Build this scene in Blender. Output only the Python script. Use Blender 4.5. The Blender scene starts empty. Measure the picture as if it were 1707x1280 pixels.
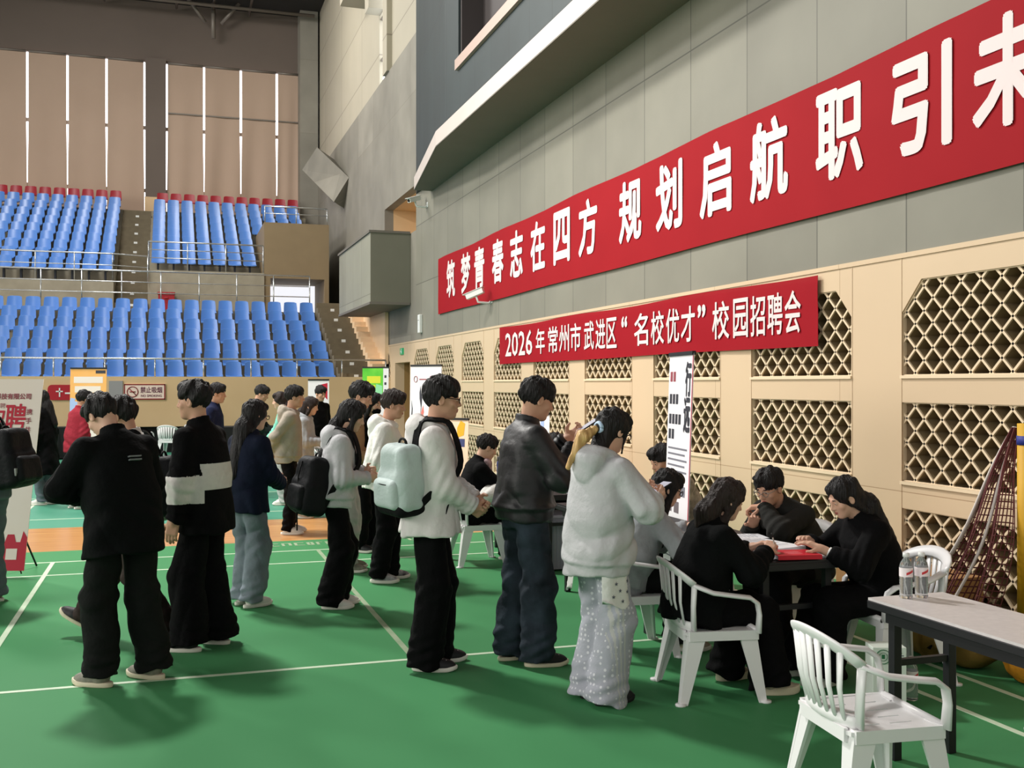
import bpy, math, random
import numpy as np
from math import sin, cos, tan, atan, atan2, pi, radians, sqrt
from mathutils import Vector, Matrix

C = bpy.context.scene
COL = C.collection
random.seed(7)

# ------------------------------------------------------------------ camera
YAW = atan(568 / 1760)
EYE = 1.76
cam_d = bpy.data.cameras.new('camera')
cam = bpy.data.objects.new('camera', cam_d)
COL.objects.link(cam)
cam_d.sensor_width = 36.0
cam_d.lens = 36.0 * 1760 / 1707
cam_d.clip_end = 200
cam.location = (0, 0, EYE)
cam.rotation_euler = (pi / 2, 0, -YAW)
C.camera = cam

# ------------------------------------------------------------------ colour management, world, lights
C.view_settings.view_transform = 'Standard'
C.view_settings.look = 'None'
C.view_settings.gamma = 1.0
C.view_settings.use_curve_mapping = False
C.view_settings.exposure = 0.0
C.cycles.use_denoising = True
C.cycles.max_bounces = 5
C.cycles.diffuse_bounces = 3
C.cycles.glossy_bounces = 2
C.cycles.transmission_bounces = 5
C.cycles.transparent_max_bounces = 6
C.cycles.sample_clamp_indirect = 4.0

wd = bpy.data.worlds.new('hall_daylight')
C.world = wd
wd.use_nodes = True
bg = wd.node_tree.nodes['Background']
bg.inputs[0].default_value = (1.0, 0.97, 0.93, 1)
bg.inputs[1].default_value = 0.8


def area_light(name, loc, target, sx, sy, power, color=(1, 1, 1)):
    d = bpy.data.lights.new(name, 'AREA')
    d.shape = 'RECTANGLE'
    d.size, d.size_y = sx, sy
    d.energy = power
    d.color = color
    o = bpy.data.objects.new(name, d)
    COL.objects.link(o)
    o.location = loc
    o.rotation_euler = (Vector(target) - Vector(loc)).to_track_quat('-Z', 'Y').to_euler()
    return o


# flood banks under the roof, and a fill lamp added beyond the unseen left side
area_light('roof_flood_light', (-1.9, 14.0, 11.0), (1.4, 6.0, 0), 1.2, 0.8, 1500, (1.0, 0.97, 0.92))
area_light('roof_flood_light', (-5, 30.0, 16.0), (1.0, 32, 3), 8.0, 3.0, 2050, (1.0, 0.97, 0.92))
area_light('roof_flood_light', (-6.0, 21.0, 11.0), (3.6, 17.0, 1.0), 1.6, 1.0, 1150, (1.0, 0.97, 0.92))  # extra flood, added to brighten the far cream wall and the people there
area_light('side_fill_light', (-28, 8, 10), (4, 10, 2.5), 24.0, 9.0, 5200, (1.0, 0.96, 0.90))
area_light('corner_window_light', (1.0, 35, 14.5), (5.7, 36, 11), 3.0, 3.0, 230, (1.0, 0.97, 0.88))


# ------------------------------------------------------------------ materials
def lin(c):
    out = []
    for v in c[:3]:
        v = v / 255.0
        out.append(v / 12.92 if v <= 0.04045 else ((v + 0.055) / 1.055) ** 2.4)
    return (out[0], out[1], out[2], 1.0)


def mat(name, rgb, rough=0.6, metal=0.0, spec=0.4, var=0.0, vscale=8.0, rgb2=None, bump=0.0, bscale=60.0, sheen=0.0, emit=0.0, trans=0.0, stretch=None, alpha=1.0):
    """principled material; VAR mixes towards RGB2 through a noise on object coordinates"""
    m = bpy.data.materials.new(name)
    m.use_nodes = True
    nt = m.node_tree
    b = nt.nodes['Principled BSDF']
    b.inputs['Base Color'].default_value = lin(rgb)
    b.inputs['Roughness'].default_value = rough
    b.inputs['Metallic'].default_value = metal
    b.inputs['Specular IOR Level'].default_value = spec
    if sheen:
        b.inputs['Sheen Weight'].default_value = sheen
    if trans:
        b.inputs['Transmission Weight'].default_value = trans
        b.inputs['IOR'].default_value = 1.33
    if emit:
        b.inputs['Emission Color'].default_value = lin(rgb)
        b.inputs['Emission Strength'].default_value = emit
    if alpha < 1:
        b.inputs['Alpha'].default_value = alpha
    tc = None
    if var or bump:
        tc = nt.nodes.new('ShaderNodeTexCoord')
        src = tc.outputs['Object']
        if stretch:
            mp = nt.nodes.new('ShaderNodeMapping')
            mp.inputs['Scale'].default_value = stretch
            nt.links.new(src, mp.inputs['Vector'])
            src = mp.outputs[0]
    if var:
        n = nt.nodes.new('ShaderNodeTexNoise')
        n.inputs['Scale'].default_value = vscale
        n.inputs['Detail'].default_value = 4
        nt.links.new(src, n.inputs['Vector'])
        r = nt.nodes.new('ShaderNodeMapRange')
        r.inputs[1].default_value = 0.32
        r.inputs[2].default_value = 0.68
        r.inputs[4].default_value = var
        nt.links.new(n.outputs[0], r.inputs[0])
        mx = nt.nodes.new('ShaderNodeMix')
        mx.data_type = 'RGBA'
        mx.inputs[6].default_value = lin(rgb)
        mx.inputs[7].default_value = lin(rgb2 or tuple(v * 0.6 for v in rgb))
        nt.links.new(r.outputs[0], mx.inputs[0])
        nt.links.new(mx.outputs[2], b.inputs['Base Color'])
    if bump:
        n = nt.nodes.new('ShaderNodeTexNoise')
        n.inputs['Scale'].default_value = bscale
        n.inputs['Detail'].default_value = 3
        nt.links.new(src, n.inputs['Vector'])
        bp = nt.nodes.new('ShaderNodeBump')
        bp.inputs['Strength'].default_value = bump
        bp.inputs['Distance'].default_value = 0.02
        nt.links.new(n.outputs[0], bp.inputs['Height'])
        nt.links.new(bp.outputs[0], b.inputs['Normal'])
    return m


def panel_mat(name, rgb, seam_rgb, w, h, seam=0.012, rough=0.6, var=0.25, offset=(0, 0)):
    """wall cladding in panels W x H, seams drawn on the (y, z) plane"""
    m = mat(name, rgb, rough)
    nt = m.node_tree
    b = nt.nodes['Principled BSDF']
    tc = nt.nodes.new('ShaderNodeTexCoord')
    sp = nt.nodes.new('ShaderNodeSeparateXYZ')
    cb = nt.nodes.new('ShaderNodeCombineXYZ')
    nt.links.new(tc.outputs['Object'], sp.inputs[0])
    ax = nt.nodes.new('ShaderNodeMath')
    ax.operation = 'ADD'
    ax.inputs[1].default_value = offset[0]
    az = nt.nodes.new('ShaderNodeMath')
    az.operation = 'ADD'
    az.inputs[1].default_value = offset[1]
    nt.links.new(sp.outputs[1], ax.inputs[0])
    nt.links.new(sp.outputs[2], az.inputs[0])
    nt.links.new(ax.outputs[0], cb.inputs[0])
    nt.links.new(az.outputs[0], cb.inputs[1])
    br = nt.nodes.new('ShaderNodeTexBrick')
    br.offset = 0.0
    br.inputs['Color1'].default_value = lin(rgb)
    br.inputs['Color2'].default_value = lin(tuple(v * (1 - 0.12 * var * 2) for v in rgb))
    br.inputs['Mortar'].default_value = lin(seam_rgb)
    br.inputs['Scale'].default_value = 1.0
    br.inputs['Mortar Size'].default_value = seam
    br.inputs['Mortar Smooth'].default_value = 0.1
    br.inputs['Brick Width'].default_value = w
    br.inputs['Row Height'].default_value = h
    nt.links.new(cb.outputs[0], br.inputs['Vector'])
    n = nt.nodes.new('ShaderNodeTexNoise')
    n.inputs['Scale'].default_value = 0.9
    n.inputs['Detail'].default_value = 5
    nt.links.new(tc.outputs['Object'], n.inputs['Vector'])
    mx = nt.nodes.new('ShaderNodeMix')
    mx.data_type = 'RGBA'
    mx.blend_type = 'MULTIPLY'
    mx.inputs[0].default_value = var
    nt.links.new(br.outputs[0], mx.inputs[6])
    nt.links.new(n.outputs[0], mx.inputs[7])
    nt.links.new(mx.outputs[2], b.inputs['Base Color'])
    return m


# ------------------------------------------------------------------ objects and tags
def tag(o, label=None, cat=None, group=None, kind=None):
    if label:
        o['label'] = label
    if cat:
        o['category'] = cat
    if group:
        o['group'] = group
    if kind:
        o['kind'] = kind
    return o


def empty(name, loc=(0, 0, 0), rz=0.0, label=None, cat=None, group=None, kind=None):
    o = bpy.data.objects.new(name, None)
    o.empty_display_size = 0.1
    COL.objects.link(o)
    o.location = loc
    o.rotation_euler = (0, 0, rz)
    return tag(o, label, cat, group, kind)


def copy_tree(o, parent=None):
    c = o.copy()
    COL.objects.link(c)
    if parent is not None:
        c.parent = parent
    for ch in list(o.children):
        copy_tree(ch, c)
    return c


def mesh_obj(name, me, mats, parent=None, smooth=False):
    o = bpy.data.objects.new(name, me)
    COL.objects.link(o)
    for m in (mats if isinstance(mats, (list, tuple)) else [mats]):
        me.materials.append(m)
    if parent is not None:
        o.parent = parent
    if smooth:
        me.polygons.foreach_set('use_smooth', np.ones(len(me.polygons), dtype=bool))
    return o


class MB:
    """collects shapes for ONE mesh"""

    def __init__(s):
        s.v, s.f, s.m, s.sm = [], [], [], []

    def add(s, vs, fs, mi=0, smooth=False):
        o = len(s.v)
        s.v += [tuple(p) for p in vs]
        for f in fs:
            s.f.append(tuple(i + o for i in f))
            s.m.append(mi)
            s.sm.append(smooth)

    def box(s, lo, hi, mi=0):
        x0, y0, z0 = lo
        x1, y1, z1 = hi
        s.add([(x0, y0, z0), (x1, y0, z0), (x1, y1, z0), (x0, y1, z0), (x0, y0, z1), (x1, y0, z1), (x1, y1, z1), (x0, y1, z1)],
              [(0, 3, 2, 1), (4, 5, 6, 7), (0, 1, 5, 4), (1, 2, 6, 5), (2, 3, 7, 6), (3, 0, 4, 7)], mi)

    def obox(s, c, size, rot=None, mi=0):
        R = rot or Matrix.Identity(3)
        c = Vector(c)
        vs = []
        for dz in (-.5, .5):
            for dx, dy in ((-.5, -.5), (.5, -.5), (.5, .5), (-.5, .5)):
                vs.append(c + R @ Vector((dx * size[0], dy * size[1], dz * size[2])))
        s.add(vs, [(0, 3, 2, 1), (4, 5, 6, 7), (0, 1, 5, 4), (1, 2, 6, 5), (2, 3, 7, 6), (3, 0, 4, 7)], mi)

    def bar(s, a, b, w, t, up=(0, 0, 1), mi=0):
        """box between two points, W across, T along UP"""
        a, b, up = Vector(a), Vector(b), Vector(up)
        d = (b - a).normalized()
        x = d.cross(up).normalized()
        u = x.cross(d).normalized()
        vs = []
        for p in (a, b):
            for i, j in ((-1, -1), (1, -1), (1, 1), (-1, 1)):
                vs.append(p + x * (i * w / 2) + u * (j * t / 2))
        s.add(vs, [(0, 3, 2, 1), (4, 5, 6, 7), (0, 1, 5, 4), (1, 2, 6, 5), (2, 3, 7, 6), (3, 0, 4, 7)], mi)

    def tube(s, pts, r, n=8, mi=0, cap=True, flat=1.0, up=(0, 0, 1)):
        """round (or flattened) tube along points; R one radius or one per point"""
        pts = [Vector(p) for p in pts]
        rs = r if isinstance(r, (list, tuple)) else [r] * len(pts)
        vs, fs = [], []
        prev = None
        for i, p in enumerate(pts):
            d = (pts[min(i + 1, len(pts) - 1)] - pts[max(i - 1, 0)]).normalized()
            if prev is None:
                x = d.cross(Vector(up))
                if x.length < 1e-3:
                    x = d.cross(Vector((1, 0, 0)))
                x.normalize()
            else:
                x = (prev - d * prev.dot(d)).normalized()
            prev = x
            u = d.cross(x)
            for k in range(n):
                a = 2 * pi * k / n
                vs.append(p + x * (cos(a) * rs[i]) + u * (sin(a) * rs[i] * flat))
        for i in range(len(pts) - 1):
            for k in range(n):
                fs.append((i * n + k, i * n + (k + 1) % n, (i + 1) * n + (k + 1) % n, (i + 1) * n + k))
        if cap:
            fs.append(tuple(reversed(range(n))))
            fs.append(tuple(range((len(pts) - 1) * n, len(pts) * n)))
        s.add(vs, fs, mi, True)

    def lathe(s, prof, c=(0, 0, 0), n=16, mi=0):
        """profile [(r, z)] turned about a vertical axis through C"""
        vs, fs = [], []
        for r, z in prof:
            for k in range(n):
                a = 2 * pi * k / n
                vs.append((c[0] + r * cos(a), c[1] + r * sin(a), c[2] + z))
        for i in range(len(prof) - 1):
            for k in range(n):
                fs.append((i * n + k, i * n + (k + 1) % n, (i + 1) * n + (k + 1) % n, (i + 1) * n + k))
        s.add(vs, fs, mi, True)

    def prism(s, poly, d, mi=0):
        """polygon (3D points) extruded by vector D"""
        n = len(poly)
        d = Vector(d)
        vs = [Vector(p) for p in poly] + [Vector(p) + d for p in poly]
        fs = [tuple(reversed(range(n))), tuple(range(n, 2 * n))]
        for i in range(n):
            j = (i + 1) % n
            fs.append((i, j, n + j, n + i))
        s.add(vs, fs, mi)

    def grid(s, fn, nu, nv, mi=0, smooth=True):
        vs = [fn(u / (nu - 1), v / (nv - 1)) for v in range(nv) for u in range(nu)]
        fs = [(v * nu + u, v * nu + u + 1, (v + 1) * nu + u + 1, (v + 1) * nu + u) for v in range(nv - 1) for u in range(nu - 1)]
        s.add(vs, fs, mi, smooth)

    def slab(s, fn, nu, nv, off, mi=0):
        """a bent sheet with thickness: FN(u, v) and FN + OFF closed along the rim"""
        off = Vector(off)
        a = [Vector(fn(u / (nu - 1), v / (nv - 1))) for v in range(nv) for u in range(nu)]
        b = [p + off for p in a]
        N = nu * nv
        fs = []
        for v in range(nv - 1):
            for u in range(nu - 1):
                q = (v * nu + u, v * nu + u + 1, (v + 1) * nu + u + 1, (v + 1) * nu + u)
                fs.append(q)
                fs.append(tuple(N + i for i in reversed(q)))
        M_ = 2 * N
        rim = [u for u in range(nu)] + [v * nu + nu - 1 for v in range(1, nv)] + [(nv - 1) * nu + u for u in range(nu - 2, -1, -1)] + [v * nu for v in range(nv - 2, 0, -1)]
        for i in range(len(rim)):
            p, q = rim[i], rim[(i + 1) % len(rim)]
            fs.append((M_ + 2 * ((i + 1) % len(rim)), M_ + 2 * i, M_ + 2 * i + 1, M_ + 2 * ((i + 1) % len(rim)) + 1))
        edge = [v for p in rim for v in (a[p], b[p])]
        s.add(a + b + edge, fs, mi, True)

    def build(s, name, mats, parent=None, bevel=0.0, seg=2):
        me = bpy.data.meshes.new(name)
        me.from_pydata(s.v, [], s.f)
        me.polygons.foreach_set('material_index', s.m)
        me.polygons.foreach_set('use_smooth', s.sm)
        o = mesh_obj(name, me, mats, parent)
        me.update()
        if bevel:
            bv = o.modifiers.new('bevel', 'BEVEL')
            bv.width = bevel
            bv.segments = seg
            bv.limit_method = 'ANGLE'
        return o


def text_mesh(name, s, m, fit_w, fit_h, matrix, parent, depth=0.002, bold=0.0, squeeze=None):
    """lettering as a mesh: centred, scaled into FIT_W x FIT_H, placed by MATRIX"""
    cu = bpy.data.curves.new(name, 'FONT')
    cu.body = s
    cu.extrude = 0.0
    cu.resolution_u = 2
    t = bpy.data.objects.new(name + '_src', cu)
    COL.objects.link(t)
    bpy.context.view_layer.update()
    me = bpy.data.meshes.new_from_object(t.evaluated_get(bpy.context.evaluated_depsgraph_get()))
    bpy.data.objects.remove(t)
    n = len(me.vertices)
    co = np.empty(n * 3)
    me.vertices.foreach_get('co', co)
    co = co.reshape(n, 3)
    lo, hi = co.min(0), co.max(0)
    k = fit_h / max(hi[1] - lo[1], 1e-6) if fit_h else fit_w / max(hi[0] - lo[0], 1e-6)
    kx = fit_w / max(hi[0] - lo[0], 1e-6) if fit_w else k
    co[:, 0] = (co[:, 0] - (lo[0] + hi[0]) / 2) * kx
    co[:, 1] = (co[:, 1] - (lo[1] + hi[1]) / 2) * k
    co[:, 2] = depth
    M = np.array(matrix)
    if bold:                                # heavier strokes: the outline laid several times round a small circle
        fs = [tuple(p.vertices) for p in me.polygons]
        k_ = bold * (hi[1] - lo[1]) * k / max(hi[1] - lo[1], 1e-6)
        cs, nf = [], []
        offs = [(cos(a) * k_, sin(a) * k_) for a in [2 * pi * i / 8 for i in range(8)]]
        for i, (ox, oy) in enumerate(offs):
            c2 = co.copy()
            c2[:, 0] += ox * kx / max(k, 1e-9)
            c2[:, 1] += oy
            c2[:, 2] += 0.00012 * i
            cs.append(c2)
            nf += [tuple(v + i * n for v in f_) for f_ in fs]
        co = np.concatenate(cs)
        me = bpy.data.meshes.new(name)
        me.from_pydata([(0, 0, 0)] * len(co), [], nf)
    co = co @ M[:3, :3].T + M[:3, 3]
    me.vertices.foreach_set('co', co.ravel())
    me.update()
    me.materials.clear()
    return mesh_obj(name, me, m, parent)


def frame_m(origin, xdir, ydir):
    x = Vector(xdir).normalized()
    y = Vector(ydir).normalized()
    z = x.cross(y)
    M = Matrix.Identity(4)
    for i in range(3):
        M[i][0], M[i][1], M[i][2], M[i][3] = x[i], y[i], z[i], origin[i]
    return M


# ------------------------------------------------------------------ the hall
W = 5.7
M_green = mat('court_green', (72, 138, 90), rough=0.6, spec=0.06, var=0.35, vscale=0.9, rgb2=(64, 127, 82))
M_teal = mat('court_teal', (74, 146, 120), rough=0.5, spec=0.2, var=0.3, vscale=0.8, rgb2=(64, 128, 104))
M_wood = mat('court_wood', (212, 162, 98), rough=0.28, spec=0.5, var=1.0, vscale=3.0, rgb2=(180, 120, 66), stretch=(0.35, 7, 1))
M_line = mat('court_line_paint', (205, 222, 196), rough=0.5, var=0.5, vscale=5, rgb2=(160, 190, 158))
M_line2 = mat('worn_line_paint', (160, 176, 146), rough=0.5, var=0.7, vscale=6, rgb2=(126, 158, 122))
M_cream = panel_mat('cream_panelling', (213, 188, 156), (172, 144, 114), 2.27, 2.0, 0.004, rough=0.5, var=0.12, offset=(0.98, 1.12))
M_cream_plain = mat('cream_paint', (230, 200, 164), rough=0.5, var=0.25, vscale=2, rgb2=(214, 182, 146))
M_tan = mat('tan_stand_wall', (212, 182, 142), rough=0.6, var=0.4, vscale=1.2, rgb2=(198, 166, 124))
M_grey = panel_mat('grey_wall_panels', (142, 139, 126), (98, 96, 87), 1.25, 1.42, 0.009, rough=0.65, var=0.35, offset=(0.3, 0.08))
M_teal_wall = panel_mat('teal_upper_panels', (52, 63, 65), (38, 47, 49), 0.95, 9.0, 0.012, rough=0.6, var=0.5)
M_far_grey = panel_mat('far_wall_panels', (157, 152, 140), (136, 130, 118), 2.6, 3.0, 0.008, rough=0.7, var=0.5)
M_far_pale = panel_mat('far_upper_panels', (176, 168, 150), (142, 134, 120), 4.2, 1.9, 0.02, rough=0.6, var=0.15)
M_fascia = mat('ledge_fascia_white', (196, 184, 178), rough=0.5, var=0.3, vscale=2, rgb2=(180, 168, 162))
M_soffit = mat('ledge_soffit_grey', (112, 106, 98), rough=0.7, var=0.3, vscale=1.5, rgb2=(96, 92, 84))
M_back = mat('back_wall_brown', (104, 92, 84), rough=0.75, var=0.4, vscale=0.5, rgb2=(90, 80, 74))
M_dark = mat('dark_ceiling', (46, 44, 42), rough=0.9)
M_steel_dark = mat('truss_steel', (120, 112, 104), rough=0.5, metal=0.3)
M_concrete = mat('stand_concrete', (150, 143, 126), rough=0.8, var=0.5, vscale=3, rgb2=(126, 118, 102))
M_concrete_d = mat('stair_concrete', (112, 102, 82), rough=0.85, var=0.5, vscale=4, rgb2=(92, 82, 66))
M_black = mat('black_cloth', (14, 14, 16), rough=0.8)
M_white = mat('white_plastic', (224, 226, 224), rough=0.4)
M_daylight = mat('daylit_glass', (244, 248, 255), rough=0.2, emit=3.0)
M_daylight_s = mat('daylit_doorway', (238, 240, 248), rough=0.3, emit=1.0)
M_screen_dark = mat('dark_recess', (66, 60, 60), rough=0.5, var=0.2, vscale=1, rgb2=(56, 50, 50))
M_rail_pink = mat('rail_wood', (176, 152, 142), rough=0.5)

ST = 28.5      # front of the stand
# floor with its painted lines
f = MB()
f.box((-24, -8, -0.2), (W, 12.05, 0.0), 0)
f.box((-24, 12.05, -0.2), (W, 14.0, 0.0), 2)
f.box((-24, 14.0, -0.2), (W, 45, 0.0), 1)


def line(x0, y0, x1, y1, w=0.04, mi=3):
    if abs(x1 - x0) < 1e-6:
        f.box((x0 - w / 2, min(y0, y1), 0.0), (x0 + w / 2, max(y0, y1), 0.0025), mi)
    else:
        f.box((min(x0, x1), y0 - w / 2, 0.0), (max(x0, x1), y0 + w / 2, 0.002), mi)


CXC = 1.48                                  # centre line of the near badminton court
for dx in (-3.05, -2.59, 2.59, 3.05):
    line(CXC + dx, -2.2, CXC + dx, 11.30)
line(CXC, 6.62, CXC, 11.30, mi=4)
for y in (11.30, 10.54, 6.62, 2.66, -2.1):
    line(CXC - 3.05, y, CXC + 3.05, y)
for dx in (-3.05, -2.59):                   # neighbouring court to the left
    line(CXC - 6.9 - dx - 3.05, -2.2, CXC - 6.9 - dx - 3.05, 11.30)
for y in (11.30, 10.54, 6.62):
    line(CXC - 12.5, y, CXC - 4.3, y)
for x in (-5.4, -1.9, 2.2):                 # lines on the teal court behind the wooden strip
    line(x, 14.9, x, 27.5)
for y in (14.9, 17.6, 21.5):
    line(-9, y, 5.2, y)
rl = random.Random(3)
xx = 0.78
for k_ in range(14):                        # blurred white court lettering in front of the wooden strip
    w_l = rl.uniform(0.07, 0.13)
    f.box((xx, 11.66, 0), (xx + 0.03, 11.86, 0.0022), 4)
    f.box((xx, 11.83, 0), (xx + w_l, 11.86, 0.0024), 4)
    if k_ % 3:
        f.box((xx, 11.66, 0), (xx + w_l, 11.69, 0.0024), 4)
    if k_ % 2:
        f.box((xx + w_l - 0.03, 11.68, 0), (xx + w_l, 11.85, 0.0022), 4)
    xx += w_l + (0.03 if k_ != 8 else 0.14)
floor = f.build('floor', [M_green, M_teal, M_wood, M_line, M_line2])
tag(floor, 'green badminton court floor with white lines and a wooden strip', 'floor', kind='structure')

# cream panelling with lattice openings, right wall
PAN = [(7.26 - 1.65 + 0.01, 7.26)]
y = 7.26
edges = [(3.30, 4.98), (5.60, 7.26), (7.92, 9.62), (10.26, 11.94), (12.58, 14.23), (14.86, 16.50), (17.14, 18.75), (19.42, 21.02), (21.67, 23.26), (23.92, 25.48), (28.47, 29.3)]
rows = [(0.13, 0.745), (0.965, 1.61), (1.83, 2.60)]
w_ = MB()
ys = [-6.0]
for a, b in edges:
    ys += [a, b]
ys.append(33.0)
for i in range(0, len(ys) - 1):
    y0, y1 = ys[i], ys[i + 1]
    if i % 2 == 0:
        if y0 < 26 < y1:                    # the door gap
            w_.box((W, y0, 0), (W + 0.25, 26.0, 2.81))
            w_.box((W, 27.85, 0), (W + 0.25, y1, 2.81))
            w_.box((W, 26.0, 2.32), (W + 0.25, 27.85, 2.81))
        else:
            w_.box((W, y0, 0), (W + 0.25, y1, 2.81))
    else:
        zs = [0.0] + [v for r in rows for v in r] + [2.81]
        for k in range(0, len(zs), 2):
            w_.box((W, y0, zs[k]), (W + 0.25, y1, zs[k + 1]))
        c = 0.24
        for (ya, yb) in ((y0, y0 + c), (y1, y1 - c)):   # cut upper corners of the top row
            w_.prism([(W, ya, 2.60), (W, yb, 2.60), (W, ya, 2.60 - 0.26)] if yb > ya else [(W, yb, 2.60), (W, ya, 2.60), (W, ya, 2.60 - 0.26)], (0.25, 0, 0))
w_.box((W - 0.012, -6, 2.79), (W, 33, 2.83))
for y0 in ys[1:-1]:
    w_.box((W - 0.004, y0 - 0.006, 0.0), (W, y0 + 0.006, 2.8))
wall_right = w_.build('wall_right', M_cream)
tag(wall_right, 'cream panelled lower side wall with diamond lattice openings', 'wall', kind='structure')

M_lat = mat('lattice_cream', (224, 203, 172), rough=0.5)
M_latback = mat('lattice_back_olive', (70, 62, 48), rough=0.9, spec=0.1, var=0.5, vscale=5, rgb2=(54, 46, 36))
M_latfin = mat('lattice_fin_shade', (140, 122, 92), rough=0.8, spec=0.1)  # fins coloured darker than the bars: the shade inside the cells


def clip_seg(p, d, poly):
    """the stretch of line p + t d inside a convex polygon (counter-clockwise)"""
    t0, t1 = -1e9, 1e9
    n = len(poly)
    for i in range(n):
        a, b = poly[i], poly[(i + 1) % n]
        nx, ny = -(b[1] - a[1]), (b[0] - a[0])
        den = nx * d[0] + ny * d[1]
        num = nx * (a[0] - p[0]) + ny * (a[1] - p[1])
        if abs(den) < 1e-9:
            if num > 0:
                return None
            continue
        t = num / den
        if den > 0:
            t0 = max(t0, t)
        else:
            t1 = min(t1, t)
    return (t0, t1) if t1 - t0 > 0.01 else None


def lattice(y0, y1, z0, z1, cut):
    b = MB()
    c = 0.24
    poly = [(y0, z0), (y1, z0), (y1, z1), (y0, z1)] if not cut else [(y0, z0), (y1, z0), (y1, z1 - .26), (y1 - c, z1), (y0 + c, z1), (y0, z1 - .26)]
    n = max(3, round((y1 - y0) / 0.210))
    dw = (y1 - y0) / n
    dh = 0.198
    for sgn in (1, -1):
        d = Vector((dw, sgn * dh)).normalized()
        for i in range(-12, n + 13):
            p = (y0 + i * dw + 0.3 * dw, z0 + 0.02)
            r = clip_seg(p, d, poly)
            if r:
                a = (W + 0.028, p[0] + d[0] * r[0], p[1] + d[1] * r[0])
                e = (W + 0.028, p[0] + d[0] * r[1], p[1] + d[1] * r[1])
                b.bar(a, e, 0.019, 0.016, up=(1, 0, 0))
                a = (W + 0.129, p[0] + d[0] * r[0], p[1] + d[1] * r[0])
                e = (W + 0.129, p[0] + d[0] * r[1], p[1] + d[1] * r[1])
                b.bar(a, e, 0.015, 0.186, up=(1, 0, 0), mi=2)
    for i in range(len(poly)):              # slim frame round the opening
        p, q = poly[i], poly[(i + 1) % len(poly)]
        if p[1] == z0 and q[1] == z0:
            b.bar((W - 0.004, p[0], p[1] - 0.012), (W - 0.004, q[0], q[1] - 0.012), 0.026, 0.03, up=(1, 0, 0))
        b.bar((W + 0.03, p[0], p[1]), (W + 0.03, q[0], q[1]), 0.016, 0.03, up=(1, 0, 0))
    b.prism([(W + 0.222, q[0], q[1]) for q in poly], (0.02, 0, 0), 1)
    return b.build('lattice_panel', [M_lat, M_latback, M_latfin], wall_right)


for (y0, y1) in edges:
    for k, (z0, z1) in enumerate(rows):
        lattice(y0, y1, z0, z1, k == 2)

# doorway at the far end of the wall
d = MB()
d.box((W + 0.9, 25.9, 0), (W + 1.0, 28.0, 2.4))
d.box((W + 0.25, 27.85, 0), (W + 0.9, 27.95, 2.4))
d.box((W + 0.25, 25.9, 0), (W + 0.9, 26.0, 2.4))
d.box((W + 0.25, 25.9, 2.32), (W + 0.9, 28.0, 2.42))
door = d.build('door_1', mat('door_recess_brown', (150, 120, 74), rough=0.7))
tag(door, 'open brown doorway at the far end of the cream wall', 'door', kind='structure')
h_ = MB()
h_.tube([(W + 0.88, 27.4, 1.0), (W + 0.84, 27.4, 1.0), (W + 0.84, 27.25, 1.0)], 0.012, 6)
h_.build('door_handle', M_steel_dark, door)

# grey band of wall above the panelling, and the ledge over it
g = MB()
g.box((W, -6, 2.81), (W + 0.25, 25.3, 6.5))
wall_up = g.build('wall_right_upper', M_grey)
tag(wall_up, 'grey panelled band of side wall behind the red banners', 'wall', kind='structure')
t = MB()
foot = [(4.70, -6), (4.70, 19.2), (5.28, 23.65), (5.72, 23.65), (5.72, -6)]
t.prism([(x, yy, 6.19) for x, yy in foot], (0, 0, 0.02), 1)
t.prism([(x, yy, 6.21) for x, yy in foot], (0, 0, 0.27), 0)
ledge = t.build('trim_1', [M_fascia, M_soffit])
tag(ledge, 'white edged ledge running along the side wall', 'ledge', kind='structure')
u = MB()
inner = [(4.86, -6), (4.86, 19.15), (5.42, 23.75), (5.95, 25.3), (5.95, -6)]


def wall_piece(mb, a, b, z0, z1, th=0.3):
    d = Vector((b[0] - a[0], b[1] - a[1], 0)).normalized()
    nrm = Vector((-d.y, d.x, 0)) * -1
    mb.prism([(a[0], a[1], z0), (b[0], b[1], z0), (b[0], b[1], z1), (a[0], a[1], z1)], nrm * th)


wall_piece(u, (4.86, -6), (4.86, 18.16), 6.4, 7.39)
wall_piece(u, (4.86, 18.16), (4.86, 19.15), 6.4, 17.2)
wall_piece(u, (4.86, -6), (4.86, 18.16), 13.5, 17.2)
wall_piece(u, (4.86, 19.15), (5.42, 23.75), 6.4, 17.2)
wall_piece(u, (5.42, 23.75), (5.70, 25.3), 6.4, 17.2, 0.1)
wall_t = u.build('wall_right_gallery', M_teal_wall)
tag(wall_t, 'teal grey upper side wall above the white ledge', 'wall', kind='structure')
k = MB()
k.box((5.3, -6, 7.2), (5.4, 18.4, 14))
rec = k.build('window_1', M_screen_dark)
tag(rec, 'large dark recessed gallery window high in the side wall', 'window', kind='structure')
s_ = MB()
s_.box((4.80, -6, 7.34), (5.0, 18.2, 7.52))
s_.build('sill', M_rail_pink, rec)
s_ = MB()
s_.box((4.9, 18.08, 7.5), (5.3, 18.16, 14))
s_.build('window_frame', M_screen_dark, rec)

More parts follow.
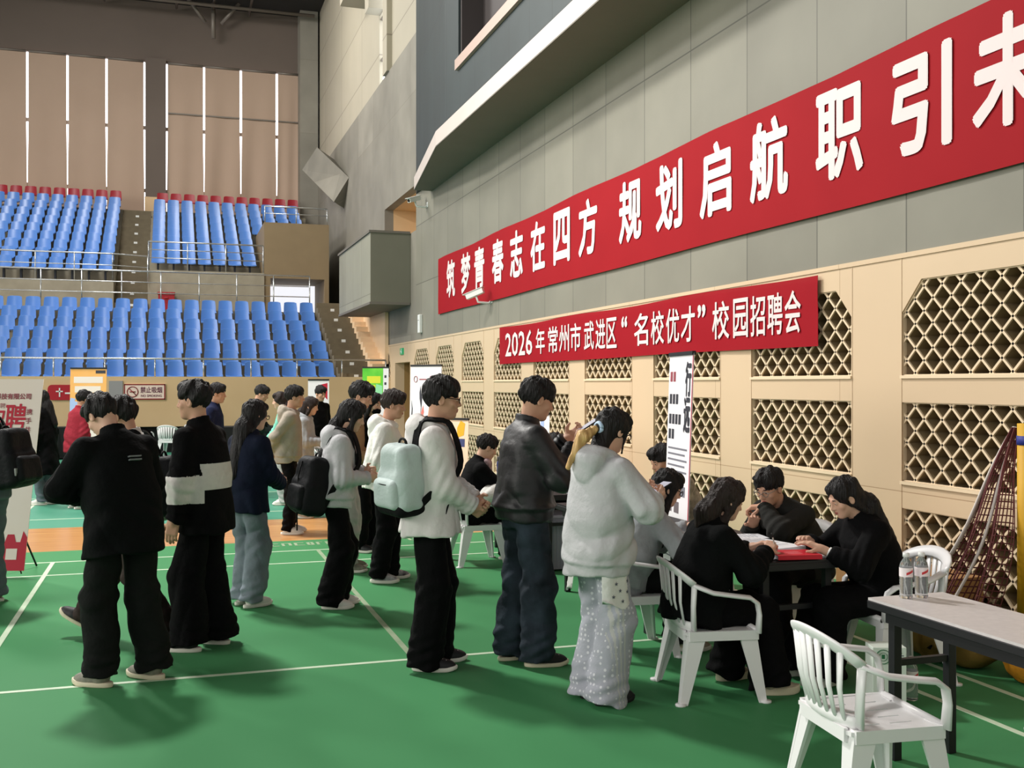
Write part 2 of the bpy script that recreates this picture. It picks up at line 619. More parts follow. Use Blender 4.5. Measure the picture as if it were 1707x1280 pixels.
# far part of the side wall, with a hole over the control booth
fw = MB()
fw.box((W + 0.02, 25.3, 2.81), (W + 0.27, 44.6, 5.54))
fw.box((W + 0.02, 29.4, 5.54), (W + 0.27, 44.6, 6.66))
fw.box((W + 0.02, 25.3, 6.66), (W + 0.27, 44.6, 10.4))
fw.box((W + 0.02, 33.0, 0.0), (W + 0.27, 44.6, 2.81))
far_wall = fw.build('wall_right_far', M_far_grey)
tag(far_wall, 'grey concrete coloured side wall beside the stands', 'wall', kind='structure')
rc = MB()
rc.box((W + 1.2, 25.2, 5.4), (W + 1.3, 29.5, 6.8))
rc.box((W + 0.27, 29.4, 5.4), (W + 1.2, 29.5, 6.8))
rc.box((W + 0.27, 25.2, 6.66), (W + 1.2, 29.5, 6.76))
rc.box((W + 0.27, 25.2, 5.40), (W + 1.2, 29.5, 5.54))
o = rc.build('trim_2', M_tan)
tag(o, 'beige recess in the grey side wall above the booth', 'recess', kind='structure')
pw = MB()
pw.box((W + 0.1, 25.3, 10.4), (W + 0.3, 29.0, 17.2))
pw.box((W + 0.1, 30.6, 10.4), (W + 0.3, 44.6, 17.2))
pw.box((W + 0.1, 29.0, 14.6), (W + 0.3, 30.6, 17.2))
pw.box((W - 0.05, 28.75, 10.4), (W + 0.12, 29.35, 17.2))
pale = pw.build('wall_right_clerestory', M_far_pale)
tag(pale, 'pale clerestory side wall high beside the stands', 'wall', kind='structure')
cw = MB()
cw.box((W + 0.2, 29.3, 10.4), (W + 0.22, 30.6, 14.6))
o = cw.build('window_2', M_daylight)
tag(o, 'narrow bright clerestory window in the pale side wall', 'window', kind='structure')
cf = MB()
for z in (11.2, 12.4, 13.6):
    cf.box((W + 0.14, 29.3, z), (W + 0.2, 30.6, z + 0.06))
cf.build('window_frame', M_steel_dark, o)
bm_ = MB()
bm_.box((W - 0.75, 30.2, 13.4), (W + 0.1, 32.6, 17.2))
bm_.box((W - 0.35, 29.9, 12.5), (W + 0.1, 30.5, 13.4))
o = bm_.build('trim_3', M_far_pale)
tag(o, 'pale roof beam end boxed out from the clerestory wall', 'beam', kind='structure')

# corner pillar
p_ = MB()
p_.box((5.0, 43.6, 0), (5.72, 44.6, 17.2))
o = p_.build('wall_corner', M_far_grey)
tag(o, 'grey corner pier where the end wall meets the side wall', 'pier', kind='structure')

# back wall with windows, blinds are built later
bw = MB()
BY = 44.5
bw.box((-16, BY, 14.6), (6, BY + 0.3, 17.4))
bw.box((-16, BY, 0), (6, BY + 0.3, 8.35))
bw.box((-0.98, BY - 0.25, 8.3), (-0.2, BY + 0.3, 14.7))
bw.box((-9.6, BY - 0.25, 8.3), (-8.9, BY + 0.3, 14.7))
wall_back = bw.build('wall_back', M_back)
tag(wall_back, 'dark brown end wall above the stands', 'wall', kind='structure')
for n_, (x0, x1) in enumerate(((-8.9, -0.98), (-0.2, 5.0))):
    wp = MB()
    wp.box((x0, BY + 0.12, 8.35), (x1, BY + 0.14, 14.6))
    o = wp.build('window_%d' % (n_ + 3), M_daylight)
    tag(o, ('tall daylit end window behind beige blinds left of the grey pier', 'tall daylit end window behind beige blinds right of the grey pier')[n_], 'window', kind='structure')
    wf = MB()
    for z in (9.4, 11.9):
        wf.box((x0, BY + 0.02, z), (x1, BY + 0.1, z + 0.14))
    wf.build('window_frame', M_steel_dark, o)

ce = MB()
ce.box((-24, -8, 17.0), (6.2, 45, 17.3))
o = ce.build('ceiling', M_dark)
tag(o, 'dark hall roof deck high above the stands', 'ceiling', kind='structure')
tr = MB()
for yy in (36.0, 40.0, 43.0):
    tr.tube([(-20, yy, 16.6), (5.5, yy, 16.6)], 0.07, 8)
for xx in (-2.5, 0.2, 1.6, 3.0):
    tr.tube([(xx, 30, 16.75), (xx, 44.2, 16.75)], 0.05, 8)
tr.tube([(1.6, 43.9, 15.6), (1.6, 43.9, 17)], 0.09, 8)
tr.tube([(0.6, 43.6, 17), (1.3, 43.9, 16.2)], 0.07, 8)
tr.tube([(2.6, 43.6, 17), (1.9, 43.9, 16.2)], 0.07, 8)
o = tr.build('trim_4', M_steel_dark)
tag(o, 'grey steel roof trusses under the dark ceiling', 'roof truss', kind='structure')

# leaning boxed panel where the pale wall meets the stands
bk = MB()
A_, B_, C_, D_ = Vector((5.0, 38.4, 10.3)), Vector((5.72, 35.7, 8.75)), Vector((5.3, 36.3, 8.0)), Vector((4.6, 39.5, 9.67))
bk.prism([A_, B_, C_, D_], (1.1, 1.2, -0.35))
o = bk.build('trim_5', M_far_grey)
tag(o, 'slanted grey boxed soffit jutting from the side wall', 'soffit', kind='structure')

# control booth
bo = MB()
bo.box((4.70, 26.0, 3.78), (W + 0.02, 31.1, 5.54))
booth = bo.build('wall_booth', panel_mat('booth_panels', (158, 156, 140), (124, 122, 108), 1.3, 4.0, 0.01, rough=0.6, var=0.3), bevel=0.01)
tag(booth, 'grey green control booth boxed out from the side wall', 'booth', kind='structure')
tb = MB()
tb.box((4.66, 25.96, 5.52), (W, 31.14, 5.58))
tb.box((4.68, 25.98, 3.74), (W, 31.12, 3.80))
tb.build('edge_trim', M_soffit, booth)


# ------------------------------------------------------------------ the stands
M_blue = mat('seat_blue', (78, 126, 198), rough=0.34, spec=0.6, var=0.25, vscale=3, rgb2=(66, 112, 184))
M_red = mat('seat_red', (150, 30, 44), rough=0.4)
M_rail = mat('rail_steel', (196, 200, 202), rough=0.25, metal=0.8)
M_seatdark = mat('seat_bracket', (30, 34, 44), rough=0.6)

st = MB()
st.box((-16, ST, 0.67), (W + 0.02, ST + 0.25, 1.95), 1)          # tan front wall
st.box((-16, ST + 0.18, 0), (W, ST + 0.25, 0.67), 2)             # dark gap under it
R0, D0, H0 = ST + 0.45, 0.75, 0.35
TR, H0 = 1.57, 0.33
st.box((-16, ST + 0.25, 1.4), (W, R0 + D0, TR), 0)
for k in range(1, 7):
    st.box((-16, R0 + k * D0, 1.35), (W, R0 + (k + 1) * D0 + (0.6 if k == 6 else 0), TR + k * H0), 0)
WY = R0 + 7 * D0                                                 # walkway behind the lower tier
WZ = 4.05
st.box((-16, WY, 1.7), (W, 37.2, WZ), 0)
U0, UD, UH, UZ = 36.2, 0.72, 0.37, 5.05
st.box((-16, U0 - 0.35, WZ), (-1.75, U0 + UD, UZ), 0)
st.box((-0.72, U0 - 0.2, WZ), (2.95, U0 + UD, UZ + 0.40), 0)
for k in range(1, 10):
    st.box((-16, U0 + k * UD, WZ), (-1.75, U0 + (k + 1) * UD + (1.5 if k == 9 else 0), UZ + k * UH), 0)
    st.box((-0.72, U0 + k * UD, WZ), (2.95 if k < 5 else 5.1, U0 + (k + 1) * UD + (1.5 if k == 9 else 0), UZ + k * UH), 0)
# aisle steps
for k in range(0, 20):
    st.box((-1.75, U0 - 0.3 + k * UD / 2, WZ), (-0.72, U0 - 0.3 + (k + 1) * UD / 2 + (1.5 if k == 19 else 0), WZ + 0.3 + k * (UZ + 9 * UH - WZ - 0.3) / 19), 3)
# side stairs of the lower tier
for k in range(0, 14):
    y0 = R0 - 0.2 + k * D0 / 2
    st.box((4.36, y0, 1.4), (5.25, y0 + D0 / 2 + 0.01, TR + 0.3 + (k + 1) * 0.35 / 2), 3)
stand = st.build('trim_6', [M_concrete, M_tan, M_black, M_concrete_d])
tag(stand, 'stepped concrete spectator stand with a tan front wall', 'spectator stand', kind='structure')
sw = MB()                                                        # beige balustrade wall climbing beside the stairs
for k in range(14):
    y0 = R0 - 0.2 + k * D0 / 2
    sw.box((5.25, y0, 1.7), (W, y0 + D0 / 2, 2.15 + (k + 1) * H0 / 2))
sw.box((W - 0.1, R0 - 0.2, 2.0), (W, R0 + 6.5, 4.9))
sw.build('stair_wall', M_cream_plain, stand)
pb = MB()
pb.box((-1.0, 44.05, UZ + 9 * UH), (-0.18, 44.24, 9.15))
pb.build('pier_base', M_tan, stand)
vb = MB()
vb.box((2.95, U0 - 0.15, WZ + 1.25), (5.1, U0 + 3.4, 7.16))
vb.box((2.95, U0 - 0.15, WZ), (3.15, U0 + 3.4, WZ + 1.25))
vb.box((4.95, U0 - 0.15, WZ), (5.1, U0 + 3.4, WZ + 1.25))
vb.build('exit_block', mat('exit_block_brown', (132, 114, 86), rough=0.7, var=0.3, vscale=2, rgb2=(116, 98, 74)), stand)
ex = MB()
ex.box((3.15, U0 + 2.4, WZ), (4.95, U0 + 2.45, WZ + 1.25))
o = ex.build('window_5', M_daylight_s)
tag(o, 'bright daylit exit opening at the walkway of the stands', 'opening', kind='structure')
for (x0, x1, kk) in ((4.55, 5.0, 0), ):
    mk = MB()
    for k in range(0, 14, 2):
        y0 = R0 - 0.2 + k * D0 / 2
        mk.box((4.75, y0 - 0.004, TR + 0.3 + (k + 0.55) * 0.35 / 2 - 0.03), (4.87, y0, TR + 0.3 + (k + 0.55) * 0.35 / 2 + 0.05))
    for k in range(0, 20, 2):
        y0 = U0 - 0.3 + k * UD / 2
        zz = WZ + 0.3 + k * (UZ + 9 * UH - WZ - 0.3) / 19
        mk.box((-1.28, y0 - 0.004, zz - 0.1), (-1.16, y0, zz - 0.03))
    mk.build('step_marker', M_white, stand)


def seat_mesh(name, m):
    b = MB()
    w = 0.212
    # curved back
    def back(u, v):
        x = (u - .5) * 2
        return (x * w * (1 - 0.10 * v * v), 0.30 + 0.10 * v - 0.045 * (1 - x * x) * -1 - 0.045, 0.40 + v * 0.40 - 0.03 * abs(x) ** 4 * v)
    b.slab(back, 7, 5, (0, 0.025, 0.005))
    def seat(u, v):
        x = (u - .5) * 2
        return (x * w, -0.06 + v * 0.37, 0.405 + 0.02 * (1 - v) * 0 + 0.03 * x * x * (0.3 + v) - 0.03 * max(0, 0.25 - v) * 4)
    b.slab(seat, 7, 5, (0, 0, -0.025))
    b.box((-0.03, 0.05, 0.0), (0.03, 0.25, 0.39), 1)
    return b.build(name, [m, M_seatdark])


ORD = ['first', 'second', 'third', 'fourth', 'fifth', 'sixth', 'seventh', 'eighth', 'ninth', 'tenth', 'eleventh', 'twelfth', 'thirteenth', 'fourteenth', 'fifteenth', 'sixteenth', 'seventeenth', 'eighteenth', 'nineteenth', 'twentieth', 'twenty-first']
proto = seat_mesh('stadium_seat', M_blue)
red_me = proto.data.copy()
red_me.materials[0] = M_red
first_seat = [True]


def put_seat(x, y, z, label, group, red=False):
    if first_seat[0] and not red:
        o = proto
        first_seat[0] = False
    else:
        o = proto.copy()
        COL.objects.link(o)
        if red:
            o.data = red_me
    o.location = (x, y, z)
    for k_ in list(o.keys()):
        del o[k_]
    tag(o, label, 'stadium seat', group)


SP = 0.497
for k in range(7):
    y, z = R0 + 0.12 + k * D0, TR + k * H0
    off = 0.04 * (k % 2)
    xr = 4.08 - off
    n = 0
    left = -0.485 * (y + 0.6) * 0.30 - 0.25
    left = tan(YAW - atan(853.5 / 1760)) * (y + 0.4) - 0.3
    while xr > left:
        put_seat(xr, y, z, 'blue plastic seat, lower tier, %s row up from the rail, %s from the side stairs' % (ORD[k], ORD[n]), 'blue seats of the lower tier')
        xr -= SP
        n += 1
for k in range(10):
    y, z = U0 + 0.12 + k * UD, UZ + k * UH
    left = tan(YAW - atan(853.5 / 1760)) * (y + 0.4) - 0.3
    x, n = -2.02, 0
    while x > left:
        if k == 9:
            put_seat(x, y, z, 'red plastic seat, top row of the left upper block, %s from the aisle' % ORD[n], 'red seats of the top row', True)
        else:
            put_seat(x, y, z, 'blue plastic seat, left upper block, %s row up, %s from the aisle' % (ORD[k], ORD[n]), 'blue seats of the left upper block')
        x -= SP
        n += 1
    if k >= 1:
        x, n = -0.42, 0
        end = 2.75 if k < 5 else 4.75
        while x < end:
            if k == 9:
                put_seat(x + 0.1, y, z, 'red plastic seat, top row of the right upper block, %s from the aisle' % ORD[n], 'red seats of the top row', True)
            else:
                put_seat(x, y, z, 'blue plastic seat, right upper block, %s row up, %s from the aisle' % (ORD[k - 1], ORD[n]), 'blue seats of the right upper block')
            x += SP
            n += 1


def railing(pts, h, nrail, label, post_step=1.2, r=0.025):
    """steel guard rail along a polyline"""
    root = empty('guard_rail', pts[0], label=label, cat='railing')
    P = [Vector(p) - Vector(pts[0]) for p in pts]
    for j in range(nrail):
        zz = h * (1 - j / max(nrail, 1) * 0.85)
        b = MB()
        b.tube([p + Vector((0, 0, zz)) for p in P], r if j == 0 else r * 0.6, 8)
        b.build('rail', M_rail, root)
    for a, e in zip(P[:-1], P[1:]):
        L = (e - a).length
        n = max(1, round(L / post_step))
        for i in range(n + 1):
            p = a.lerp(e, i / n)
            b = MB()
            b.tube([p, p + Vector((0, 0, h))], r * 0.8, 8)
            b.build('post', M_rail, root)


railing([(-5.2, ST + 0.12, 1.95), (5.6, ST + 0.12, 1.95)], 0.46, 1, 'low steel guard rail along the front of the lower tier')
railing([(-6.0, WY + 0.25, WZ), (4.25, WY + 0.25, WZ)], 1.18, 3, 'long steel guard rail behind the top row of the lower tier', 1.1)
railing([(-6.3, U0 - 0.28, UZ), (-1.78, U0 - 0.28, UZ), (-0.72, U0 - 0.28, UZ - 0.05)], 0.86, 2, 'steel guard rail below the left upper block of seats', 1.1)
railing([(-0.70, U0 + 0.5, UZ + 0.4), (-0.70, U0 - 0.12, UZ + 0.4), (2.92, U0 - 0.12, UZ + 0.4)], 0.92, 3, 'steel guard rail in front of the right upper block of seats', 1.2)
railing([(2.98, U0 - 0.05, 7.16), (5.05, U0 - 0.05, 7.16)], 0.55, 2, 'short steel guard rail on top of the brown exit block', 0.9)

# red box on the walkway
b = MB()
b.box((-0.25, 0, 0), (0.25, 0.3, 0.62))
b.box((-0.27, -0.02, 0.58), (0.27, 0.32, 0.66))
b.box((-0.06, -0.03, 0.45), (0.06, 0, 0.49))
o = b.build('equipment_box', mat('box_red', (150, 26, 36), rough=0.5), bevel=0.01)
o.location = (-0.15, U0 - 0.58, WZ)
tag(o, 'red equipment box standing on the walkway of the stands', 'box')

# roller blinds on the end windows
M_blind = mat('blind_beige', (178, 154, 136), rough=0.85, var=0.3, vscale=0.6, rgb2=(166, 142, 124))
blind_x = [(-6.62, -5.31), (-5.23, -3.88), (-3.80, -2.46), (-2.38, -1.05), (-0.13, 1.22), (1.30, 2.66), (2.74, 4.10), (4.18, 5.0)]
names = ['fourth blind left of the grey pier', 'third blind left of the grey pier', 'second blind left of the grey pier', 'first blind left of the grey pier', 'first blind right of the grey pier', 'second blind right of the grey pier', 'third blind right of the grey pier', 'fourth blind right of the grey pier, in the corner']
for i, (x0, x1) in enumerate(blind_x):
    b = MB()
    ph = i * 1.7
    def sheet(u, v):
        z = 8.55 + v * 6.0
        nar = 0.034 * max(0, 1 - v * 2.0) ** 0.7 if v < 0.5 else 0
        x = x0 - nar + (x1 - x0 + 2 * nar) * u
        fold = (0.05 if i > 3 else 0.02) * sin(u * 9 + ph + 1.5 * (1 - v)) * (1 - v) + (0.04 * sin(u * 5 - v * 3) * (1 - v) if i > 4 else 0)
        return (x, BY - 0.10 + fold, z)
    b.slab(sheet, 14, 12, (0, -0.012, 0))
    b.tube([(x0, BY - 0.12, 14.57), (x1, BY - 0.12, 14.57)], 0.05, 8, 1)
    if i > 3:
        b.box((x0, BY - 0.19, 12.55), (x1, BY - 0.17, 12.60), 1)
    o = b.build('roller_blind', [M_blind, M_steel_dark])
    tag(o, 'beige window blind, ' + names[i], 'blind', 'beige blinds on the end windows')

# things on the front wall of the stand
def board(name, x0, x1, z0, z1, m, label, cat):
    root = empty(name, ((x0 + x1) / 2, ST - 0.02, z0), label=label, cat=cat)
    b = MB()
    b.box(((x0 - x1) / 2, -0.015, 0), ((x1 - x0) / 2, 0.02, z1 - z0))
    b.build('panel', m, root)
    return root


M_sign = mat('sign_pinkwhite', (236, 214, 202), rough=0.4)
M_signred = mat('sign_red', (132, 36, 40), rough=0.5)
M_signink = mat('sign_ink', (110, 60, 80), rough=0.5)
sg = board('no_smoking_sign', -1.15, -0.14, 1.36, 1.76, M_sign, 'no smoking sign with red border on the tan stand wall', 'sign')
b = MB()
for (a, c) in (((-.5, 0), (.5, 0.03)), ((-.5, .37), (.5, .40)), ((-.5, 0), (-.47, .4)), ((.47, 0), (.5, .4))):
    b.box((a[0], -0.02, a[1]), (c[0], -0.012, c[1]))
b.build('border', M_signred, sg)
b = MB()
b.tube([(-.29 + .13 * cos(a), -0.02, .2 + .13 * sin(a)) for a in [2 * pi * i / 24 for i in range(25)]], 0.012, 6)
b.tube([(-.38, -0.02, .29), (-.20, -0.02, .11)], 0.012, 6)
b.tube([(-.36, -0.02, .2), (-.22, -0.02, .2)], 0.014, 6)
b.build('cigarette_symbol', M_signred, sg)
FX = Vector((1, 0, 0))
text_mesh('lettering', '禁止吸烟', M_signink, 0.52, 0.15, frame_m((0.16, -0.018, 0.25), FX, (0, 0, 1)), sg, bold=0.02)
text_mesh('lettering', 'NO SMOKING', M_signink, 0.50, 0.06, frame_m((0.16, -0.018, 0.10), FX, (0, 0, 1)), sg, bold=0.02)
rs = empty('red_sign', (-2.6, ST - 0.02, 1.36), label='red rounded wall sign behind the orange poster', cat='sign')
b = MB()
pts = []
for cx_, cz_, a0 in ((.22, .28, 0), (-.22, .28, 90), (-.22, .1, 180), (.22, .1, 270)):
    for k in range(5):
        a = radians(a0 + k * 22.5)
        pts.append((cx_ + .1 * cos(a), 0.01, cz_ + .1 * sin(a)))
b.prism(list(reversed(pts)), (0, -0.03, 0))
b.build('panel', mat('sign_crimson', (170, 24, 40), rough=0.5), rs)
b = MB()
b.box((-.06, -0.03, 0.08), (-.03, -0.02, 0.3))
b.box((-.13, -0.03, 0.2), (0.03, -0.02, 0.23))
b.box((.08, -0.03, 0.15), (.24, -0.02, 0.19))
b.build('symbol', M_white, rs)
board('notice_board', -1.50, -1.17, 1.02, 1.84, mat('board_grey', (150, 148, 150), rough=0.5), 'plain grey board on the stand wall beside the orange poster', 'board')


# ------------------------------------------------------------------ banners on the side wall
M_bred = mat('banner_red', (150, 24, 32), rough=0.75, spec=0.1, var=0.35, vscale=1.4, rgb2=(138, 18, 28))
M_bwhite = mat('banner_white_print', (222, 206, 206), rough=0.7, spec=0.2)


M_bred2 = mat('banner_red_thin', (158, 24, 36), rough=0.75, spec=0.1, var=0.35, vscale=1.4, rgb2=(148, 20, 32), alpha=0.88)


def banner(y_left, y_right, z0, z1, label, seed, m=None):
    root = empty('banner', (W - 0.03, (y_left + y_right) / 2, z0), label=label, cat='banner')
    b = MB()
    L = y_left - y_right

    def sheet(u, v):
        yy = L / 2 - u * L
        wob = 0.008 * sin(u * L * 2.1 + seed) * (0.4 + v) + 0.006 * sin(u * L * 5.3 + v * 4) + 0.005 * sin(v * 9 + u * L)
        sag = 0.012 * sin(u * L * 1.6 + seed)
        return (-0.006 - 0.5 * abs(wob), yy, v * (z1 - z0) + sag * v + 0.006 * sin(u * L * 1.1) * (1 - v))
    b.slab(sheet, int(L * 8), 10, (0.004, 0, 0))
    b.build('cloth', m or M_bred, root)
    return root


NY = (0, -1, 0)
UP = (0, 0, 1)
b1 = banner(22.9, 3.0, 3.31, 4.535, 'long red cloth banner with one line of big white characters', 0.4)
cy = (22.9 + 3.0) / 2
chars = list('筑梦青春志在四方规划启航职引未来')
posn = [21.75, 20.56, 19.57, 18.36, 17.27, 16.16, 15.06, 14.0, 12.54, 11.42, 10.29, 9.21, 8.05, 6.97, 6.05, 5.05]
for ch, py in zip(chars, posn):
    text_mesh('lettering', ch, M_bwhite, 0.66, 0.76, frame_m((-0.0170, py - cy, 4.0 - 3.31), NY, UP), b1, bold=0.030)
b2 = banner(18.27, 8.38, 2.115, 2.77, 'shorter red banner with white characters above the lattice panels', 2.0, M_bred2)
cy = (18.27 + 8.38) / 2
sp = [('2026', 17.16, 1.45), ('年', 16.03, 0), ('常', 15.44, 0), ('州', 14.95, 0), ('市', 14.47, 0), ('武', 13.95, 0), ('进', 13.53, 0), ('区', 13.14, 0), ('“', 12.72, -1), ('名', 12.20, 0), ('校', 11.73, 0),
      ('优', 11.32, 0), ('才', 10.93, 0), ('”', 10.60, -1), ('校', 10.17, 0), ('园', 9.75, 0), ('招', 9.41, 0), ('聘', 9.09, 0), ('会', 8.78, 0)]
for i, (ch, py, wd) in enumerate(sp):
    if wd == -1:
        text_mesh('lettering', ch, M_bwhite, 0.16, 0.12, frame_m((-0.0170, py - cy, 0.46), NY, UP), b2, bold=0.03)
    else:
        gaps = [abs(py - q[1]) for q in sp if q[2] == 0 and q[0] != ch]
        fw = wd or min(0.42, 0.86 * min(gaps))
        text_mesh('lettering', ch, M_bwhite, fw, 0.40, frame_m((-0.0170, py - cy, 0.335), NY, UP), b2, bold=0.013)

# small fittings on the walls
def cctv(loc, d, label):
    root = empty('security_camera', loc, label=label, cat='camera')
    b = MB()
    b.tube([(0, 0, 0), (-0.06, 0, -0.06), (-0.26, 0.02, -0.04), (-0.30, 0.02, 0.08)], 0.022, 8)
    b.box((-0.01, -0.06, -0.06), (0.02, 0.06, 0.06))
    b.build('bracket', M_white, root)
    b = MB()
    d = Vector(d).normalized()
    a = Vector((-0.30, 0.02, 0.12)) - d * 0.16
    e = Vector((-0.30, 0.02, 0.12)) + d * 0.20
    b.bar(a, e, 0.10, 0.10)
    b.bar(a + Vector((0, 0, 0.06)), e + d * 0.07 + Vector((0, 0, 0.06)), 0.13, 0.012)
    b.build('camera_housing', M_white, root, bevel=0.008)
    b = MB()
    b.tube([e, e + d * 0.012], 0.035, 12)
    b.build('lens', M_black, root)
    return root


cctv((W, 18.9, 3.33), (-0.75, 0.6, -0.35), 'white security camera on the wall in front of the long banner')
cctv((W, 24.1, 5.95), (-0.8, -0.5, -0.3), 'small security camera under the end of the white ledge')
o = empty('exit_sign', (W - 0.03, 26.9, 2.52), label='small green exit sign over the far doorway', cat='sign')
b = MB()
b.box((0, -0.18, 0), (0.03, 0.18, 0.17))
b.build('panel', mat('exit_green', (40, 150, 96), rough=0.4, emit=0.25), o)
b = MB()
b.box((-0.006, -0.03, 0.03), (0, 0.03, 0.11))
b.box((-0.006, 0.04, 0.08), (0, 0.12, 0.1))
b.box((-0.006, -0.025, 0.12), (0, 0.02, 0.15))
b.build('running_figure', M_white, o)
o = empty('wall_box', (W - 0.08, 24.7, 2.98), label='small white box fixed to the grey wall near the ledge end', cat='box')
b = MB()
b.box((0, -0.1, 0), (0.08, 0.1, 0.44))
b.build('cover', M_white, o, bevel=0.015)
b = MB()
b.box((-0.004, -0.07, 0.3), (0, 0.07, 0.31))
b.build('seam', M_soffit, o)

# ------------------------------------------------------------------ monobloc chairs
M_chair = mat('chair_white_plastic', (232, 231, 232), rough=0.38, spec=0.5)


def make_chair():
    root = empty('plastic_armchair')
    tag(root, None, 'chair', None)
    # seat with slots
    b = MB()
    def zs(x, y):
        return 0.428 + 0.018 * (y - 0.0) * 2 * 0.5 - 0.012 * (1 - (x / 0.24) ** 2)
    xs = [-0.245, -0.155, -0.143, -0.055, -0.043, 0.043, 0.055, 0.143, 0.155, 0.245]
    yy = [-0.215, -0.15, -0.02, 0.03, 0.14, 0.235]
    for i in range(len(xs) - 1):
        for j in range(len(yy) - 1):
            if i % 2 == 1 and j in (1, 3):
                continue
            x0, x1, y0, y1 = xs[i], xs[i + 1], yy[j], yy[j + 1]
            top_ = [(x0, y0, zs(x0, y0)), (x1, y0, zs(x1, y0)), (x1, y1, zs(x1, y1)), (x0, y1, zs(x0, y1))]
            b.add([Vector(q) - Vector((0, 0, 0.018)) for q in top_] + top_, [(0, 3, 2, 1), (4, 5, 6, 7), (0, 1, 5, 4), (1, 2, 6, 5), (2, 3, 7, 6), (3, 0, 4, 7)])
    b.tube([(-0.24, 0.235, 0.425), (0.24, 0.235, 0.425)], 0.02, 8)
    for sx in (-1, 1):
        b.box((sx * 0.25 - 0.012, -0.2, 0.375), (sx * 0.25 + 0.012, 0.235, 0.432))
    b.box((-0.24, 0.228, 0.37), (0.24, 0.248, 0.43))
    b.box((-0.2, -0.225, 0.37), (0.2, -0.205, 0.43))
    b.build('seat', M_chair, root)
    # backrest: top rail, slats
    b = MB()
    P = []
    for i in range(13):
        a = pi * i / 12
        P.append((-0.262 * cos(a), -0.175 - 0.115 * sin(a), 0.715 + 0.095 * sin(a)))
    b.tube(P, 0.042, 10, flat=0.34, up=(0, 1, 0))
    lowp = [(-0.225 * cos(pi * i / 8), -0.165 - 0.06 * sin(pi * i / 8), 0.455) for i in range(9)]
    b.tube(lowp, 0.030, 8, flat=0.4, up=(0, 1, 0))
    for k in range(7):
        t = (k - 3) / 3
        x0, x1 = t * 0.165, t * 0.205
        y1 = -0.175 - 0.115 * sqrt(max(0, 1 - (x1 / 0.262) ** 2))
        y0 = -0.165 - 0.06 * sqrt(max(0, 1 - (x0 / 0.225) ** 2))
        z1 = 0.715 + 0.095 * sqrt(max(0, 1 - (x1 / 0.262) ** 2))
        b.tube([(x0, y0, 0.45), ((x0 + x1) / 2, (y0 + y1) / 2 - 0.012, 0.6), (x1, y1, z1 - 0.005)], [0.020, 0.023, 0.029], 8, flat=0.32, up=(0, 1, 0))
    for sx in (-1, 1):
        b.tube([(sx * 0.225, -0.165, 0.44), (sx * 0.25, -0.175, 0.58), (sx * 0.262, -0.172, 0.72)], [0.036, 0.032, 0.034], 8, flat=0.45, up=(0, 1, 0))
    b.build('backrest', M_chair, root)
    for sx in (-1, 1):
        b = MB()
        b.tube([(sx * 0.262, -0.18, 0.715), (sx * 0.285, -0.06, 0.668), (sx * 0.292, 0.08, 0.648), (sx * 0.288, 0.17, 0.636), (sx * 0.280, 0.222, 0.60), (sx * 0.272, 0.238, 0.53), (sx * 0.264, 0.235, 0.42)],
               [0.036, 0.034, 0.034, 0.034, 0.032, 0.030, 0.034], 10, flat=0.42)
        b.build('armrest', M_chair, root)
    for sx, sy in ((-1, 1), (1, 1), (-1, -1), (1, -1)):
        b = MB()
        tx, ty = sx * 0.236, (0.215 if sy > 0 else -0.185)
        fx, fy = sx * 0.285, (0.275 if sy > 0 else -0.265)
        for w0, w1, d0, d1, shx, shy in ((0.022, 0.012, 0.115, 0.05, 0, -sy), (0.105, 0.05, 0.022, 0.012, -sx, 0)):
            top_ = [(tx + shx * 0.045 + i * w0 / 2, ty + shy * 0.045 + j * d0 / 2, 0.43) for i, j in ((-1, -1), (1, -1), (1, 1), (-1, 1))]
            bot = [(fx + shx * 0.018 + i * w1 / 2, fy + shy * 0.018 + j * d1 / 2, 0.0) for i, j in ((-1, -1), (1, -1), (1, 1), (-1, 1))]
            b.add(bot + top_, [(0, 3, 2, 1), (4, 5, 6, 7), (0, 1, 5, 4), (1, 2, 6, 5), (2, 3, 7, 6), (3, 0, 4, 7)])
        b.lathe([(0.0, 0.0), (0.034, 0.0), (0.034, 0.012), (0.0, 0.014)], (fx, fy, 0), 10)
        b.build('leg', M_chair, root)
    for ch in root.children:
        for v in ch.data.vertices:
            v.co.x *= 0.90
            v.co.y *= 0.90
            v.co.z *= 0.915
    return root


chair0 = make_chair()
chairs = [
    (2.76, 3.74, -6, 'white plastic armchair standing empty in front, beside the grey-topped folding table'),
    (2.93, 5.42, -10, 'white plastic armchair under the woman in black with brown bobbed hair'),
    (2.90, 6.42, -6, 'white plastic armchair under the seated woman in a grey hoodie'),
    (4.17, 5.36, 172, 'white plastic armchair under the seated woman with long black hair'),
    (4.25, 6.62, 190, 'white plastic armchair under the man resting his hands on the table'),
    (2.86, 10.02, 0, 'white plastic armchair with a crumpled white jacket, under the young man at the far table'),
    (4.24, 3.95, 150, 'white plastic armchair at the right edge, behind the grey-topped folding table'),
    (-0.02, 27.0, 68, 'pale plastic armchair by the far black table, seen whole from behind'),
    (-0.72, 27.45, 30, 'white plastic armchair by the stand wall, half hidden behind the pale chair'),
    (0.62, 27.3, 40, 'white plastic armchair by the stand wall behind the man with white stripe'),
    (4.16, 10.42, 180, 'white plastic armchair under the person in black at the far table'),
    (4.30, 8.2, 182, 'white plastic armchair under the person in a pale patterned jacket'),
    (2.45, 17.1, -20, 'white plastic armchair under the small seated figure before the pale red poster'),
]
for i, (x, y, fc, lb) in enumerate(chairs):
    c = chair0 if i == 0 else copy_tree(chair0)
    c.location = (x, y, 0)
    c.rotation_euler = (0, 0, radians(fc - 90))
    tag(c, lb, 'chair', 'white plastic chairs')

